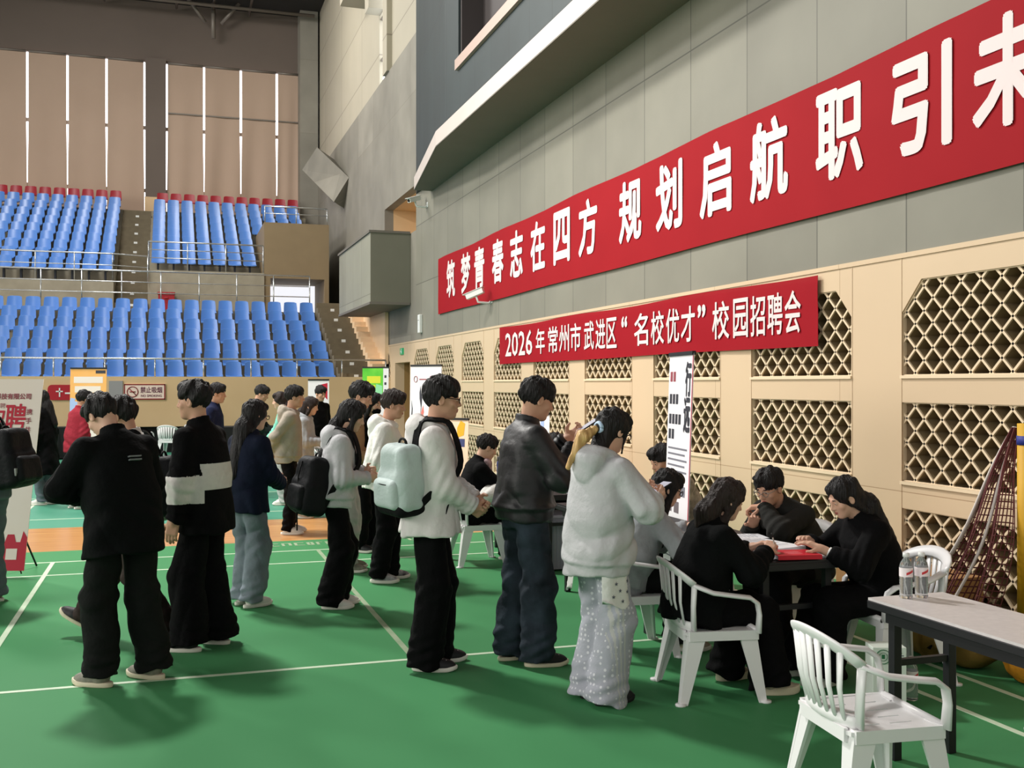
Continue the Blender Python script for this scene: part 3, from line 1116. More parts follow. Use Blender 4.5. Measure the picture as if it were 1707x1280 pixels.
# ------------------------------------------------------------------ tables
M_tabletop = mat('laminate_pale', (206, 200, 200), rough=0.35, var=0.15, vscale=30)
M_tabledark = mat('table_black', (22, 22, 26), rough=0.5)


def folding_table(x0, x1, y0, y1, label, top_m, edge_m, name='folding_table', h=0.74):
    root = empty(name, ((x0 + x1) / 2, (y0 + y1) / 2, 0), label=label, cat='table')
    hx, hy = (x1 - x0) / 2, (y1 - y0) / 2
    b = MB()
    b.box((-hx, -hy, h - 0.012), (hx, hy, h))
    b.build('tabletop', top_m, root)
    b = MB()
    b.box((-hx - 0.004, -hy - 0.004, h - 0.05), (hx + 0.004, hy + 0.004, h - 0.012))
    b.build('edge_band', edge_m, root, bevel=0.004)
    for sy in (-1, 1):
        for sx in (-1, 1):
            b = MB()
            b.box((sx * (hx - 0.06) - 0.022, sy * (hy - 0.12) - 0.022, 0), (sx * (hx - 0.06) + 0.022, sy * (hy - 0.12) + 0.022, h - 0.05))
            b.build('leg', M_tabledark, root, bevel=0.004)
        b = MB()
        b.box((-hx + 0.06, sy * (hy - 0.12) - 0.014, 0.44), (hx - 0.06, sy * (hy - 0.12) + 0.014, 0.47))
        b.build('crossbar', M_tabledark, root)
    b = MB()
    for sx in (-1, 1):
        b.box((sx * (hx - 0.03) - 0.008, -hy + 0.1, h - 0.10), (sx * (hx - 0.03) + 0.008, hy - 0.1, h - 0.05))
    b.build('side_rail', M_tabledark, root)
    return root


folding_table(3.17, 3.60, 2.75, 4.28, 'narrow folding table with pale grey top and black legs', M_tabletop, M_tabledark)
folding_table(3.22, 3.76, 5.27, 6.66, 'black interview table with papers, nearer of the two pushed together', M_tabledark, M_tabledark)
folding_table(3.14, 3.66, 6.68, 8.5, 'black table continuing behind the seated woman in grey', M_tabledark, M_tabledark)
folding_table(3.28, 3.84, 9.1, 11.0, 'black table where the young man with the white jacket sits', M_tabledark, M_tabledark)


def draped_table(x0, x1, y0, y1, label):
    root = empty('draped_table', ((x0 + x1) / 2, (y0 + y1) / 2, 0), label=label, cat='table')
    hx, hy = (x1 - x0) / 2, (y1 - y0) / 2
    b = MB()
    n = 60
    rim = []
    per = [(-hx, -hy), (hx, -hy), (hx, hy), (-hx, hy)]
    for i in range(4):
        a, c = Vector(per[i]), Vector(per[(i + 1) % 4])
        k = max(4, int((c - a).length * 8))
        for j in range(k):
            rim.append(a.lerp(c, j / k))
    vs = [(p.x, p.y, 0.75) for p in rim] + [(p.x * 1.0 + 0.03 * sin(i * 1.9) * (1 if abs(p.x) > hx - .01 else 0) + 0.02 * (1 if p.x > 0 else -1), p.y + 0.03 * sin(i * 1.7) + 0.02 * (1 if p.y > 0 else -1), 0.03) for i, p in enumerate(rim)]
    m = len(rim)
    b.add(vs, [(i, (i + 1) % m, m + (i + 1) % m, m + i) for i in range(m)] + [tuple(range(m))], 0, False)
    b.build('tablecloth', M_black, root)
    return root


draped_table(0.5, 4.4, 25.6, 26.3, 'long table under black cloth along the stand wall, right of the chairs')
draped_table(-3.4, -1.05, 26.6, 27.3, 'long table under black cloth behind the orange poster')


def box_thing(name, lo, hi, m, label, cat, bevel=0.004, rz=0.0):
    c = ((lo[0] + hi[0]) / 2, (lo[1] + hi[1]) / 2, lo[2])
    b = MB()
    b.box((lo[0] - c[0], lo[1] - c[1], 0), (hi[0] - c[0], hi[1] - c[1], hi[2] - lo[2]))
    o = b.build(name, m, None, bevel=bevel)
    o.location = c
    o.rotation_euler = (0, 0, rz)
    return tag(o, label, cat)


# lilac storage box under the far black table
root = empty('storage_crate', (3.54, 9.50, 0), label='lilac grey storage box under the near end of the far black table', cat='box')
b = MB()
b.box((-0.24, -0.2, 0.02), (0.24, 0.2, 0.50))
for k in range(14):
    b.box((-0.235 + k * 0.035, -0.206, 0.04), (-0.22 + k * 0.035, -0.2, 0.48))
b.build('box_body', mat('crate_lilac', (150, 146, 164), rough=0.6), root, bevel=0.01)
b = MB()
b.box((-0.25, -0.215, 0.50), (0.25, 0.21, 0.53))
b.build('lid', mat('crate_lid', (170, 166, 182), rough=0.5), root, bevel=0.008)

# ------------------------------------------------------------------ bottles, papers and books
M_pet = mat('clear_plastic', (236, 240, 242), rough=0.08, trans=0.85, spec=0.5)
M_label = mat('bottle_label', (236, 226, 228), rough=0.4)
M_labelred = mat('bottle_label_red', (196, 50, 56), rough=0.4)


def bottle(x, y, z, label, s=1.0, mark=True, capm=None):
    root = empty('water_bottle', (x, y, z), label=label, cat='bottle')
    b = MB()
    prof = [(0.0, 0.0), (0.026, 0.0), (0.031, 0.006)]
    for k in range(7):
        zz = 0.012 + k * 0.012
        prof += [(0.031, zz), (0.0285, zz + 0.006)]
    prof += [(0.031, 0.100), (0.031, 0.148), (0.029, 0.156), (0.026, 0.168), (0.014, 0.188), (0.0125, 0.192), (0.0125, 0.197), (0.0, 0.197)]
    b.lathe([(r * s, q * s) for r, q in prof], n=20)
    b.build('bottle_body', M_pet, root)
    b = MB()
    b.lathe([(0.0, 0.196 * s), (0.0155 * s, 0.196 * s), (0.0155 * s, 0.212 * s), (0.013 * s, 0.215 * s), (0.0, 0.215 * s)], n=16)
    b.build('cap', capm or M_white, root)
    b = MB()
    b.lathe([(0.0314 * s, 0.104 * s), (0.0314 * s, 0.146 * s)], n=20)
    if mark:
        vs, fs = [], []
        for i in range(6):
            a = radians(-125 + i * 14)
            vs += [(0.0318 * s * cos(a), 0.0318 * s * sin(a), (0.112 + 0.003 * i) * s), (0.0318 * s * cos(a), 0.0318 * s * sin(a), (0.124 + 0.003 * i) * s)]
        fs = [(2 * i, 2 * i + 2, 2 * i + 3, 2 * i + 1) for i in range(5)]
        b.add(vs, fs, 1)
    b.build('paper_label', [M_label, M_labelred], root)
    return root


bottle(3.335, 4.215, 0.74, 'left water bottle of the pair on the pale folding table')
bottle(3.415, 4.205, 0.74, 'right water bottle of the pair on the pale folding table')
bottle(3.93, 4.92, 0.0, 'clear water bottle standing on the floor by the white carton', 1.12)
bottle(3.42, 7.06, 0.74, 'clear water bottle on the black table behind the brown haired woman', 1.05, False)
bottle(3.50, 9.22, 0.74, 'left clear bottle on the near end of the far black table', 0.95, False)
bottle(3.62, 9.26, 0.74, 'right clear bottle on the near end of the far black table', 0.95, False)
root = empty('thermos_flask', (3.33, 10.72, 0.74), label='dark blue thermos flask on the far black table', cat='flask')
b = MB()
b.lathe([(0, 0), (0.036, 0), (0.038, 0.01), (0.038, 0.19), (0.034, 0.2)], n=16)
b.build('flask_body', mat('flask_blue', (30, 42, 110), rough=0.3), root)
b = MB()
b.lathe([(0.034, 0.2), (0.036, 0.205), (0.036, 0.245), (0.03, 0.25), (0, 0.25)], n=16)
b.build('lid', M_tabledark, root)

M_paper = mat('paper', (232, 232, 236), rough=0.7)
M_ink = mat('paper_ink', (120, 120, 130), rough=0.7)
M_redbook = mat('red_cover', (200, 26, 48), rough=0.45)


def sheet(x, y, z, w, l, rz, label, t=0.003, cat='paper', name='paper_sheet', lines=True, m=None):
    root = empty(name, (x, y, z), radians(rz), label=label, cat=cat)
    b = MB()
    def fn(u, v):
        return ((u - .5) * w, (v - .5) * l, t + 0.004 * sin(u * 3 + v * 5) ** 2 * (1 if t < 0.006 else 0))
    b.slab(fn, 6, 8, (0, 0, -t))
    b.build('sheet', m or M_paper, root)
    if lines:
        b = MB()
        for k in range(8):
            yy = l * (0.36 - k * 0.09)
            b.box((-w * 0.36, yy, t + 0.0045), (w * (0.36 if k % 3 else 0.2), yy + l * 0.012, t + 0.005))
        b.build('print', M_ink, root)
    return root


TZ = 0.741
sheet(3.34, 5.47, TZ, 0.21, 0.297, -70, 'printed sheet under the brown haired woman\'s hand at the table end')
sheet(3.46, 5.74, TZ, 0.34, 0.44, 12, 'thick pile of white printed sheets in the middle of the black table', 0.035)
sheet(3.62, 6.22, TZ, 0.21, 0.297, 80, 'white sheet in front of the man resting his hands on the table', 0.006)
sheet(3.40, 6.50, TZ, 0.21, 0.297, 100, 'white sheet in front of the seated woman in grey')
sheet(3.66, 5.42, TZ, 0.18, 0.26, 85, 'white notebook under the hands of the long haired seated woman', 0.010)
root = empty('red_folder', (3.47, 5.385, TZ + 0.006), radians(80), label='glossy red folder lying at the near corner of the black table', cat='folder')
b = MB()
b.box((-0.10, -0.13, 0), (0.10, 0.13, 0.022))
b.build('pages', M_paper, root)
b = MB()
b.box((-0.103, -0.133, 0.022), (0.103, 0.133, 0.026))
b.box((-0.106, -0.133, 0.0), (-0.101, 0.133, 0.026))
b.build('cover', M_redbook, root, bevel=0.001)
b = MB()
for k in range(3):
    b.box((-0.05 + 0.03 * k, -0.04, 0.026), (-0.035 + 0.03 * k, 0.05, 0.0265))
b.build('print', mat('red_cover_print', (226, 110, 120), rough=0.4), root)

# white carton with a green ring emblem
root = empty('carton', (3.72, 4.87, 0), radians(-20), label='white carton with green round emblem on the floor behind the empty chair', cat='carton')
b = MB()
b.box((-0.09, -0.07, 0), (0.09, 0.07, 0.335))
b.build('carton_body', mat('carton_white', (222, 232, 222), rough=0.5), root, bevel=0.003)
b = MB()
for r_, t_ in ((0.038, 0.0055), (0.022, 0.003)):
    b.tube([(-0.035 + r_ * cos(a), -0.072, 0.285 + r_ * sin(a)) for a in [2 * pi * i / 24 for i in range(25)]], t_, 6, flat=0.3)
b.box((-0.043, -0.074, 0.275), (-0.027, -0.071, 0.297))
b.build('emblem', mat('emblem_green', (40, 110, 70), rough=0.5), root)
b = MB()
for k in range(4):
    b.box((0.018, -0.0715, 0.26 + k * 0.014), (0.075 - 0.01 * (k % 2), -0.07, 0.266 + k * 0.014))
b.build('print', M_ink, root)

# clutter against the wall on the right
box_thing('cardboard_box', (5.1, 6.25, 0), (5.62, 7.3, 0.36), mat('cardboard', (170, 126, 82), rough=0.8, var=0.3, vscale=3, rgb2=(150, 108, 68)), 'brown cardboard box lying along the lattice wall behind the bottles', 'box')
root = empty('net_post', (5.36, 5.55, 0), label='yellow padded net post standing against the lattice wall', cat='post')
b = MB()
b.lathe([(0, 0), (0.2, 0), (0.2, 0.05), (0.06, 0.07), (0, 0.07)], n=20)
b.build('base', M_tabledark, root)
b = MB()
b.tube([(0, 0, 0.06), (0, 0, 1.5)], [0.075, 0.075], 14)
b.build('padding', mat('pad_yellow', (206, 160, 28), rough=0.6, var=0.4, vscale=6, rgb2=(170, 120, 20)), root)
b = MB()
b.tube([(0, 0, 1.5), (0, 0, 1.56)], 0.03, 10)
b.tube([(0, 0, 1.36), (0, 0, 1.42)], 0.079, 14, mi=1)
b.build('post_top', [M_steel_dark, mat('band_blue', (40, 50, 130), rough=0.6)], root)
root = empty('sports_net', (5.27, 5.62, 0), label='maroon sports net with white edge hanging from the yellow post', cat='net')
netm = mat('net_maroon', (92, 40, 40), rough=0.8)
def net_pt(u, v):
    # gathered at the post head, spreading to the floor
    z = 1.47 * (1 - v) ** 1.05
    wid = 0.05 + 0.62 * v ** 0.9
    return (0.10 - 0.30 * v - 0.10 * v * v + 0.05 * sin(u * 14 + v * 3) * (0.3 + v) - 0.10 * u * v, 0.05 + wid * (u - 0.25) * 1.0 + 0.02 * sin(v * 9), max(z + 0.03 * sin(u * 8) * v * (1 - v), 0.006))
b = MB()
for i in range(25):
    b.tube([net_pt(i / 24, j / 16) for j in range(17)], 0.0045, 4, cap=False)
for j in range(2, 34):
    b.tube([net_pt(i / 24, j / 34) for i in range(25)], 0.0045, 4, cap=False)
b.build('netting', netm, root)
b = MB()
b.tube([net_pt(1.0, j / 20) for j in range(21)], 0.028, 8, flat=0.4)
b.tube([net_pt(0.55, j / 20) for j in range(18)], 0.012, 6)
o = b.build('edge_tape', mat('tape_white', (214, 206, 200), rough=0.8), root)

# ------------------------------------------------------------------ poster stands
def poster(loc, face, w, h, m, label, lean=4, name='poster_stand', legs=True, z0=0.06, back=None):
    """printed panel on a stand; FACE: the way the print looks (degrees, +x to +y)"""
    root = empty(name, loc, radians(face + 90), label=label, cat='poster')
    L = radians(lean)
    R = Matrix.Rotation(-L, 3, 'X')
    b = MB()
    def fn(u, v):
        q = R @ Vector(((u - .5) * w, 0.004 * sin(u * 3) * 0, v * h))
        return (q.x, q.y, q.z + z0)
    b.slab(fn, 4, 8, (0, 0.006, 0))
    panel = b.build('panel', [m], root)
    b = MB()
    if legs:
        tp = R @ Vector((0, 0, h * 0.55))
        for sx in (-1, 1):
            b.tube([(tp.x, tp.y + 0.03, tp.z + z0), (sx * w * 0.36, 0.03 + (0.18 if lean < 6 else 0.52), 0.01)], 0.009, 6)
            e = R @ Vector((sx * w * 0.46, 0, h * 0.98))
            b.tube([(tp.x, tp.y + 0.02, tp.z + z0), (e.x, e.y + 0.015, e.z + z0)], 0.007, 6)
            e = R @ Vector((sx * w * 0.46, 0, 0.02))
            b.tube([(tp.x, tp.y + 0.02, tp.z + z0), (e.x, e.y + 0.015, max(e.z + z0 - 0.05, 0.008))], 0.007, 6)
    else:
        b.box((-w / 2, -0.06, 0), (w / 2, 0.08, 0.07))
        tp = R @ Vector((0, 0, h))
        b.tube([(0, 0.03, 0.06), (tp.x, tp.y + 0.02, tp.z + z0)], 0.010, 6)
        b.bar((-w / 2, tp.y + 0.004, tp.z + z0), (w / 2, tp.y + 0.004, tp.z + z0), 0.03, 0.03)
    b.build('stand', M_tabledark, root)
    def M(x, z, lift=0.002):
        """frame on the print: x from the centre, z up from the foot"""
        q = R @ Vector((x, -lift, z))
        f = frame_m((q.x, q.y, q.z + z0), (1, 0, 0), R @ Vector((0, 0, 1)))
        return f
    def rect(x0, x1, za, zb, mm, nm='print', lift=0.0015):
        b = MB()
        b.add([R @ Vector((x, -lift, z)) + Vector((0, 0, z0)) for x, z in ((x0, za), (x1, za), (x1, zb), (x0, zb))], [(0, 1, 2, 3)])
        return b.build(nm, mm, root)
    def shape(pts, mm, nm='print', lift=0.002):
        b = MB()
        b.add([R @ Vector((x, -lift, z)) + Vector((0, 0, z0)) for x, z in pts], [tuple(range(len(pts)))])
        return b.build(nm, mm, root)
    return root, M, rect, shape


M_pwhite = mat('poster_white', (240, 236, 240), rough=0.5)
M_ppink = mat('poster_pinkish', (238, 222, 212), rough=0.55, var=0.5, vscale=0.9, rgb2=(240, 230, 232))
M_pred = mat('poster_red', (190, 20, 50), rough=0.5)
M_pmaroon = mat('poster_maroon', (150, 70, 80), rough=0.5)
M_porange = mat('poster_orange', (244, 172, 84), rough=0.5, var=0.8, vscale=2, rgb2=(246, 190, 120))
M_pblue = mat('poster_blue', (60, 120, 210), rough=0.5)
M_plight = mat('poster_lightblue', (170, 190, 235), rough=0.5)
M_pgreen = mat('poster_green', (80, 196, 40), rough=0.5, var=0.9, vscale=4, rgb2=(120, 220, 60))
M_pyellow = mat('poster_yellow', (226, 226, 50), rough=0.5)
M_pdark = mat('poster_dark', (50, 50, 60), rough=0.5)
M_ppinkmag = mat('poster_magenta', (214, 70, 110), rough=0.5)


def ctr(root, dx, dy):
    root.location.x += dx
    root.location.y += dy


# recruiting poster on an X stand, left edge
r_, M, rect, shape = poster((-1.66, 10.62, 0), -106, 0.80, 1.80, M_ppink, 'pink recruiting poster on an X stand at the left edge', lean=14)
text_mesh('lettering', '建设工程科技有限公司', M_pmaroon, 0.56, 0.055, M(0.02, 1.63), r_, bold=0.03)
text_mesh('lettering', '招', M_pred, 0.16, 0.20, M(-0.01, 1.40), r_, bold=0.016)
text_mesh('lettering', '聘', M_pred, 0.19, 0.25, M(0.175, 1.43), r_, bold=0.016)
text_mesh('lettering', '诚聘', M_pmaroon, 0.10, 0.05, M(0.02, 1.54), r_)
for k, ch in enumerate('携手共进'):
    text_mesh('lettering', ch, M_pmaroon, 0.05, 0.055, M(0.30, 1.48 - k * 0.085), r_, bold=0.02)
text_mesh('lettering', '共创未来', M_pmaroon, 0.20, 0.06, M(0.14, 1.24), r_)
shape([(-.4, 0), (.4, 0), (.4, .30), (.36, .36), (.34, .26), (.30, .26), (.28, .33), (.22, .33), (.20, .26), (.10, .40), (.06, .44), (.02, .30), (-.12, .30), (-.2, .4), (-.4, .4)], M_pred)
rect(0.22, 0.32, 0.10, 0.2, M_ppink, lift=0.004)
rect(-0.1, 0.1, 0.08, 0.2, M_ppink, lift=0.004)

r_, M, rect, shape = poster((-1.52, 21.5, 0), -110, 0.70, 2.0, M_porange, 'orange cartoon style poster before the tan stand wall', legs=False, lean=2)
rect(-0.28, 0.28, 1.72, 1.84, M_ppink)
rect(-0.26, 0.24, 1.54, 1.66, M_ppink)
rect(-0.16, 0.14, 1.44, 1.50, M_pdark)
rect(0.14, 0.33, 1.90, 1.96, M_pdark)
shape([(-.34, 1.2), (-.24, 1.42), (-.34, 1.44)], M_plight)
shape([(-.35, 1.10), (-.22, 1.18), (-.20, 1.36), (-.35, 1.40)], M_plight, lift=0.003)
shape([(.02, 1.17), (.16, 1.30), (.20, 1.38), (.28, 1.36), (.26, 0.98), (.18, 1.16)], M_pblue)
shape([(.12, 1.0), (.2, 1.12), (.26, 1.0), (.2, .9)], M_ppinkmag)
shape([(-.2, 1.16), (-.1, 1.14), (.0, 1.2), (-.05, 1.3), (-.16, 1.3)], mat('poster_deep_orange', (232, 130, 60), rough=0.5))
rect(-0.35, 0.35, 0.0, 1.08, M_ppink, lift=0.001)

r_, M, rect, shape = poster((4.4, 23.8, 0), -118, 0.62, 2.08, M_pwhite, 'green and white roll up poster left of the far doorway', legs=False, lean=2)
shape([(-.31, 2.06), (.18, 2.06), (.18, 1.42), (.05, 1.34), (-.2, 1.34), (-.31, 1.5)], M_pgreen)
rect(-.20, .12, 1.72, 1.88, M_pyellow, lift=0.003)
rect(-.20, .0, 1.5, 1.68, M_pyellow, lift=0.003)
shape([(-.02, 1.42), (.16, 1.42), (.16, 1.66), (.02, 1.7)], mat('poster_mint', (150, 226, 170), rough=0.5), lift=0.003)
for k in range(3):
    rect(.21, .26, 1.84 - k * 0.16, 1.90 - k * 0.16, M_pdark)
rect(-.31, .31, 2.06, 2.08, mat('poster_strip_green', (40, 110, 60), rough=0.5), lift=0.003)

r_, M, rect, shape = poster((3.86, 16.6, 0), -140, 0.62, 2.0, M_pwhite, 'white roll up poster with a red and black ink swirl', legs=False, lean=2)
b = MB()
b.tube([M(-.2 + .035 * cos(a), 1.78 + .05 * sin(a), 0.004).translation for a in [2 * pi * i / 20 for i in range(21)]], 0.008, 6, flat=0.4)
b.build('emblem', M_pmaroon, r_)
rect(-.13, .06, 1.765, 1.785, M_pmaroon)
text_mesh('lettering', '菁', M_ppinkmag, 0.07, 0.10, M(0.12, 1.78), r_, bold=0.04)
text_mesh('lettering', '英', M_ppinkmag, 0.07, 0.10, M(0.12, 1.65), r_, bold=0.04)
text_mesh('lettering', '有', M_pdark, 0.06, 0.10, M(0.23, 1.80), r_, bold=0.04)
text_mesh('lettering', '你', M_pdark, 0.06, 0.10, M(0.23, 1.67), r_, bold=0.04)
shape([(-.10, 1.68), (-.085, 1.56), (-.06, 1.48), (-.075, 1.30), (-.10, 1.18), (-.085, 1.32), (-.115, 1.46), (-.12, 1.56)], M_pdark)
shape([(-.04, 1.36), (-.02, 1.25), (-.06, 1.12), (-.12, 1.12), (-.08, 1.24)], mat('poster_coral', (222, 120, 110), rough=0.5))
shape([(-.28, 1.46), (-.25, 1.30), (-.26, 1.0), (-.29, 1.0), (-.27, 1.3)], M_pdark)
rect(-.31, .31, 0.0, 0.5, M_ppinkmag)

r_, M, rect, shape = poster((2.65, 20.2, 0), -108, 0.40, 1.78, M_pwhite, 'narrow white poster with a red corner near the stand wall', legs=False, lean=2)
shape([(.0, 1.68), (.17, 1.72), (.17, 1.40), (.08, 1.5), (.02, 1.58)], M_pred)
shape([(-.06, 1.2), (.08, 1.28), (.12, 1.5), (.02, 1.52), (-.08, 1.4)], mat('poster_grey', (180, 178, 184), rough=0.5))
rect(-.1, .12, 1.05, 1.12, M_pmaroon)
for k in range(5):
    rect(-.12, .12 - 0.03 * (k % 2), .96 - k * 0.06, .98 - k * 0.06, mat('poster_pale_print', (206, 170, 176), rough=0.5) if k == 0 else bpy.data.materials['poster_pale_print'])

# tall poster by the interview table, seen at a slant
r_, M, rect, shape = poster((3.78, 7.56, 0), 171, 0.60, 1.94, M_pwhite, 'tall white text poster with black brush writing beside the black table', legs=False, lean=2)
rect(.285, .30, 0.0, 1.94, M_pred)
text_mesh('lettering', '行', M_pdark, 0.13, 0.26, M(0.20, 1.74), r_, bold=0.03)
text_mesh('lettering', '远', M_pdark, 0.14, 0.26, M(0.19, 1.46), r_, bold=0.03)
for j, (tx, tz, n) in enumerate(((-0.1, 1.80, 2), (0.0, 1.62, 3), (0.06, 1.46, 4), (-0.15, 1.34, 2))):
    for k in range(n):
        rect(-.26 + 0.0 * j + k * 0.08, -.20 + k * 0.08, tz - 0.08, tz, M_pdark if j else M_pmaroon)
for k in range(5):
    rect(-.26, .22 - 0.05 * (k % 2), 1.18 - k * 0.045, 1.195 - k * 0.045, M_ink)
rect(-.27, -.12, .68, .92, mat('poster_photo', (110, 100, 104), rough=0.6))
rect(-.06, .04, .80, .92, bpy.data.materials['poster_photo'])
rect(.08, .2, .82, .9, M_ink)
rect(-.06, .06, .68, .77, bpy.data.materials['poster_photo'])
for k in range(9):
    rect(-.05 if k < 3 else -.26, .22 - 0.04 * (k % 3), .62 - k * 0.05, .63 - k * 0.05, M_ink)

r_, M, rect, shape = poster((4.20, 12.2, 0), 205, 0.50, 1.34, M_pwhite, 'low white and lilac poster behind the man in the leather jacket', legs=False, lean=2)
rect(.10, .16, 0.0, 1.34, M_plight)
for k in range(6):
    rect(-.2, .06, 1.18 - k * 0.07, 1.2 - k * 0.07, M_plight)
r_, M, rect, shape = poster((3.72, 14.0, 0), 215, 0.36, 1.22, mat('poster_cream', (240, 216, 190), rough=0.5), 'low cream poster with a yellow figure near the far lattice panels', legs=False, lean=2)
shape([(-.02, .96), (.10, 1.0), (.12, 1.16), (.04, 1.2), (-.02, 1.1)], mat('poster_gold', (226, 176, 30), rough=0.5))
rect(-.04, .12, .84, .95, mat('poster_navy', (60, 70, 120), rough=0.5))


# ------------------------------------------------------------------ figures: smooth blended solids turned into one mesh each
def V3(*a):
    return np.array(a, dtype=np.float64)


def smin(a, b, k):
    h = np.maximum(k - np.abs(a - b), 0.0) / k
    return np.minimum(a, b) - h * h * k * 0.25


def smax(a, b, k):
    return -smin(-a, -b, k)


def cap(p, a, b, ra, rb=None):
    rb = ra if rb is None else rb
    a = np.asarray(a, dtype=np.float32)
    ba = (np.asarray(b, dtype=np.float32) - a)
    pa = p - a
    t = np.clip((pa @ ba) / max(float(ba @ ba), 1e-9), 0, 1)
    q = pa - t[:, None] * ba
    return np.sqrt((q * q).sum(1)) - (ra + t * (rb - ra))


def ell(p, c, r, R=None):
    q = p - np.asarray(c, dtype=np.float32)
    if R is not None:
        q = q @ np.asarray(R, dtype=np.float32)
    r = np.asarray(r, dtype=np.float32)
    k0 = np.sqrt(((q / r) ** 2).sum(1))
    k1 = np.sqrt(((q / (r * r)) ** 2).sum(1)) + 1e-6
    return np.where(k0 > 1e-4, k0 * (k0 - 1) / k1, -float(r.min()))


def rbox(p, c, half, rad, R=None):
    q = p - np.asarray(c, dtype=np.float32)
    if R is not None:
        q = q @ np.asarray(R, dtype=np.float32)
    q = np.abs(q) - (np.asarray(half, dtype=np.float32) - rad)
    return np.sqrt((np.maximum(q, 0) ** 2).sum(1)) + np.minimum(q.max(1), 0) - rad


def loft(p, keys, k=0.02):
    """stack of ellipses: keys [(z, cx, cy, a, b)] rising in z, flat ends"""
    kz = [q[0] for q in keys]
    z = p[:, 2]
    cx, cy, a, b = (np.interp(z, kz, [q[i] for q in keys]) for i in (1, 2, 3, 4))
    dx, dy = (p[:, 0] - cx), (p[:, 1] - cy)
    e = ((np.abs(dx) / a) ** 2.4 + (np.abs(dy) / b) ** 2.4) ** (1 / 2.4)
    d = (e - 1) * np.minimum(a, b)
    return smax(d, np.maximum(kz[0] - z, z - kz[-1]), k)


def folds(p, seed, amp, freq=1.0):
    """soft drapes with a few sharper creases"""
    rs = np.random.RandomState(seed)
    out = np.zeros(len(p), dtype=np.float32)
    w = np.sin(p @ (rs.randn(3).astype(np.float32) * 6 * freq) + rs.rand() * 6) + 0.6 * np.sin(p @ (rs.randn(3).astype(np.float32) * 12 * freq) + rs.rand() * 6)
    for f, a, ridge in ((14, 0.9, 0), (24, 0.8, 1), (38, 0.6, 1), (60, 0.25, 0)):
        d = rs.randn(3).astype(np.float32)
        d *= f * freq / np.linalg.norm(d)
        v = p @ d + 1.7 * w + rs.rand() * 6
        out += a * ((1.0 - 2.4 * np.abs(np.sin(v * 0.5)) ** 0.8) * 0.8 if ridge else np.sin(v))
    return out * amp / 1.5


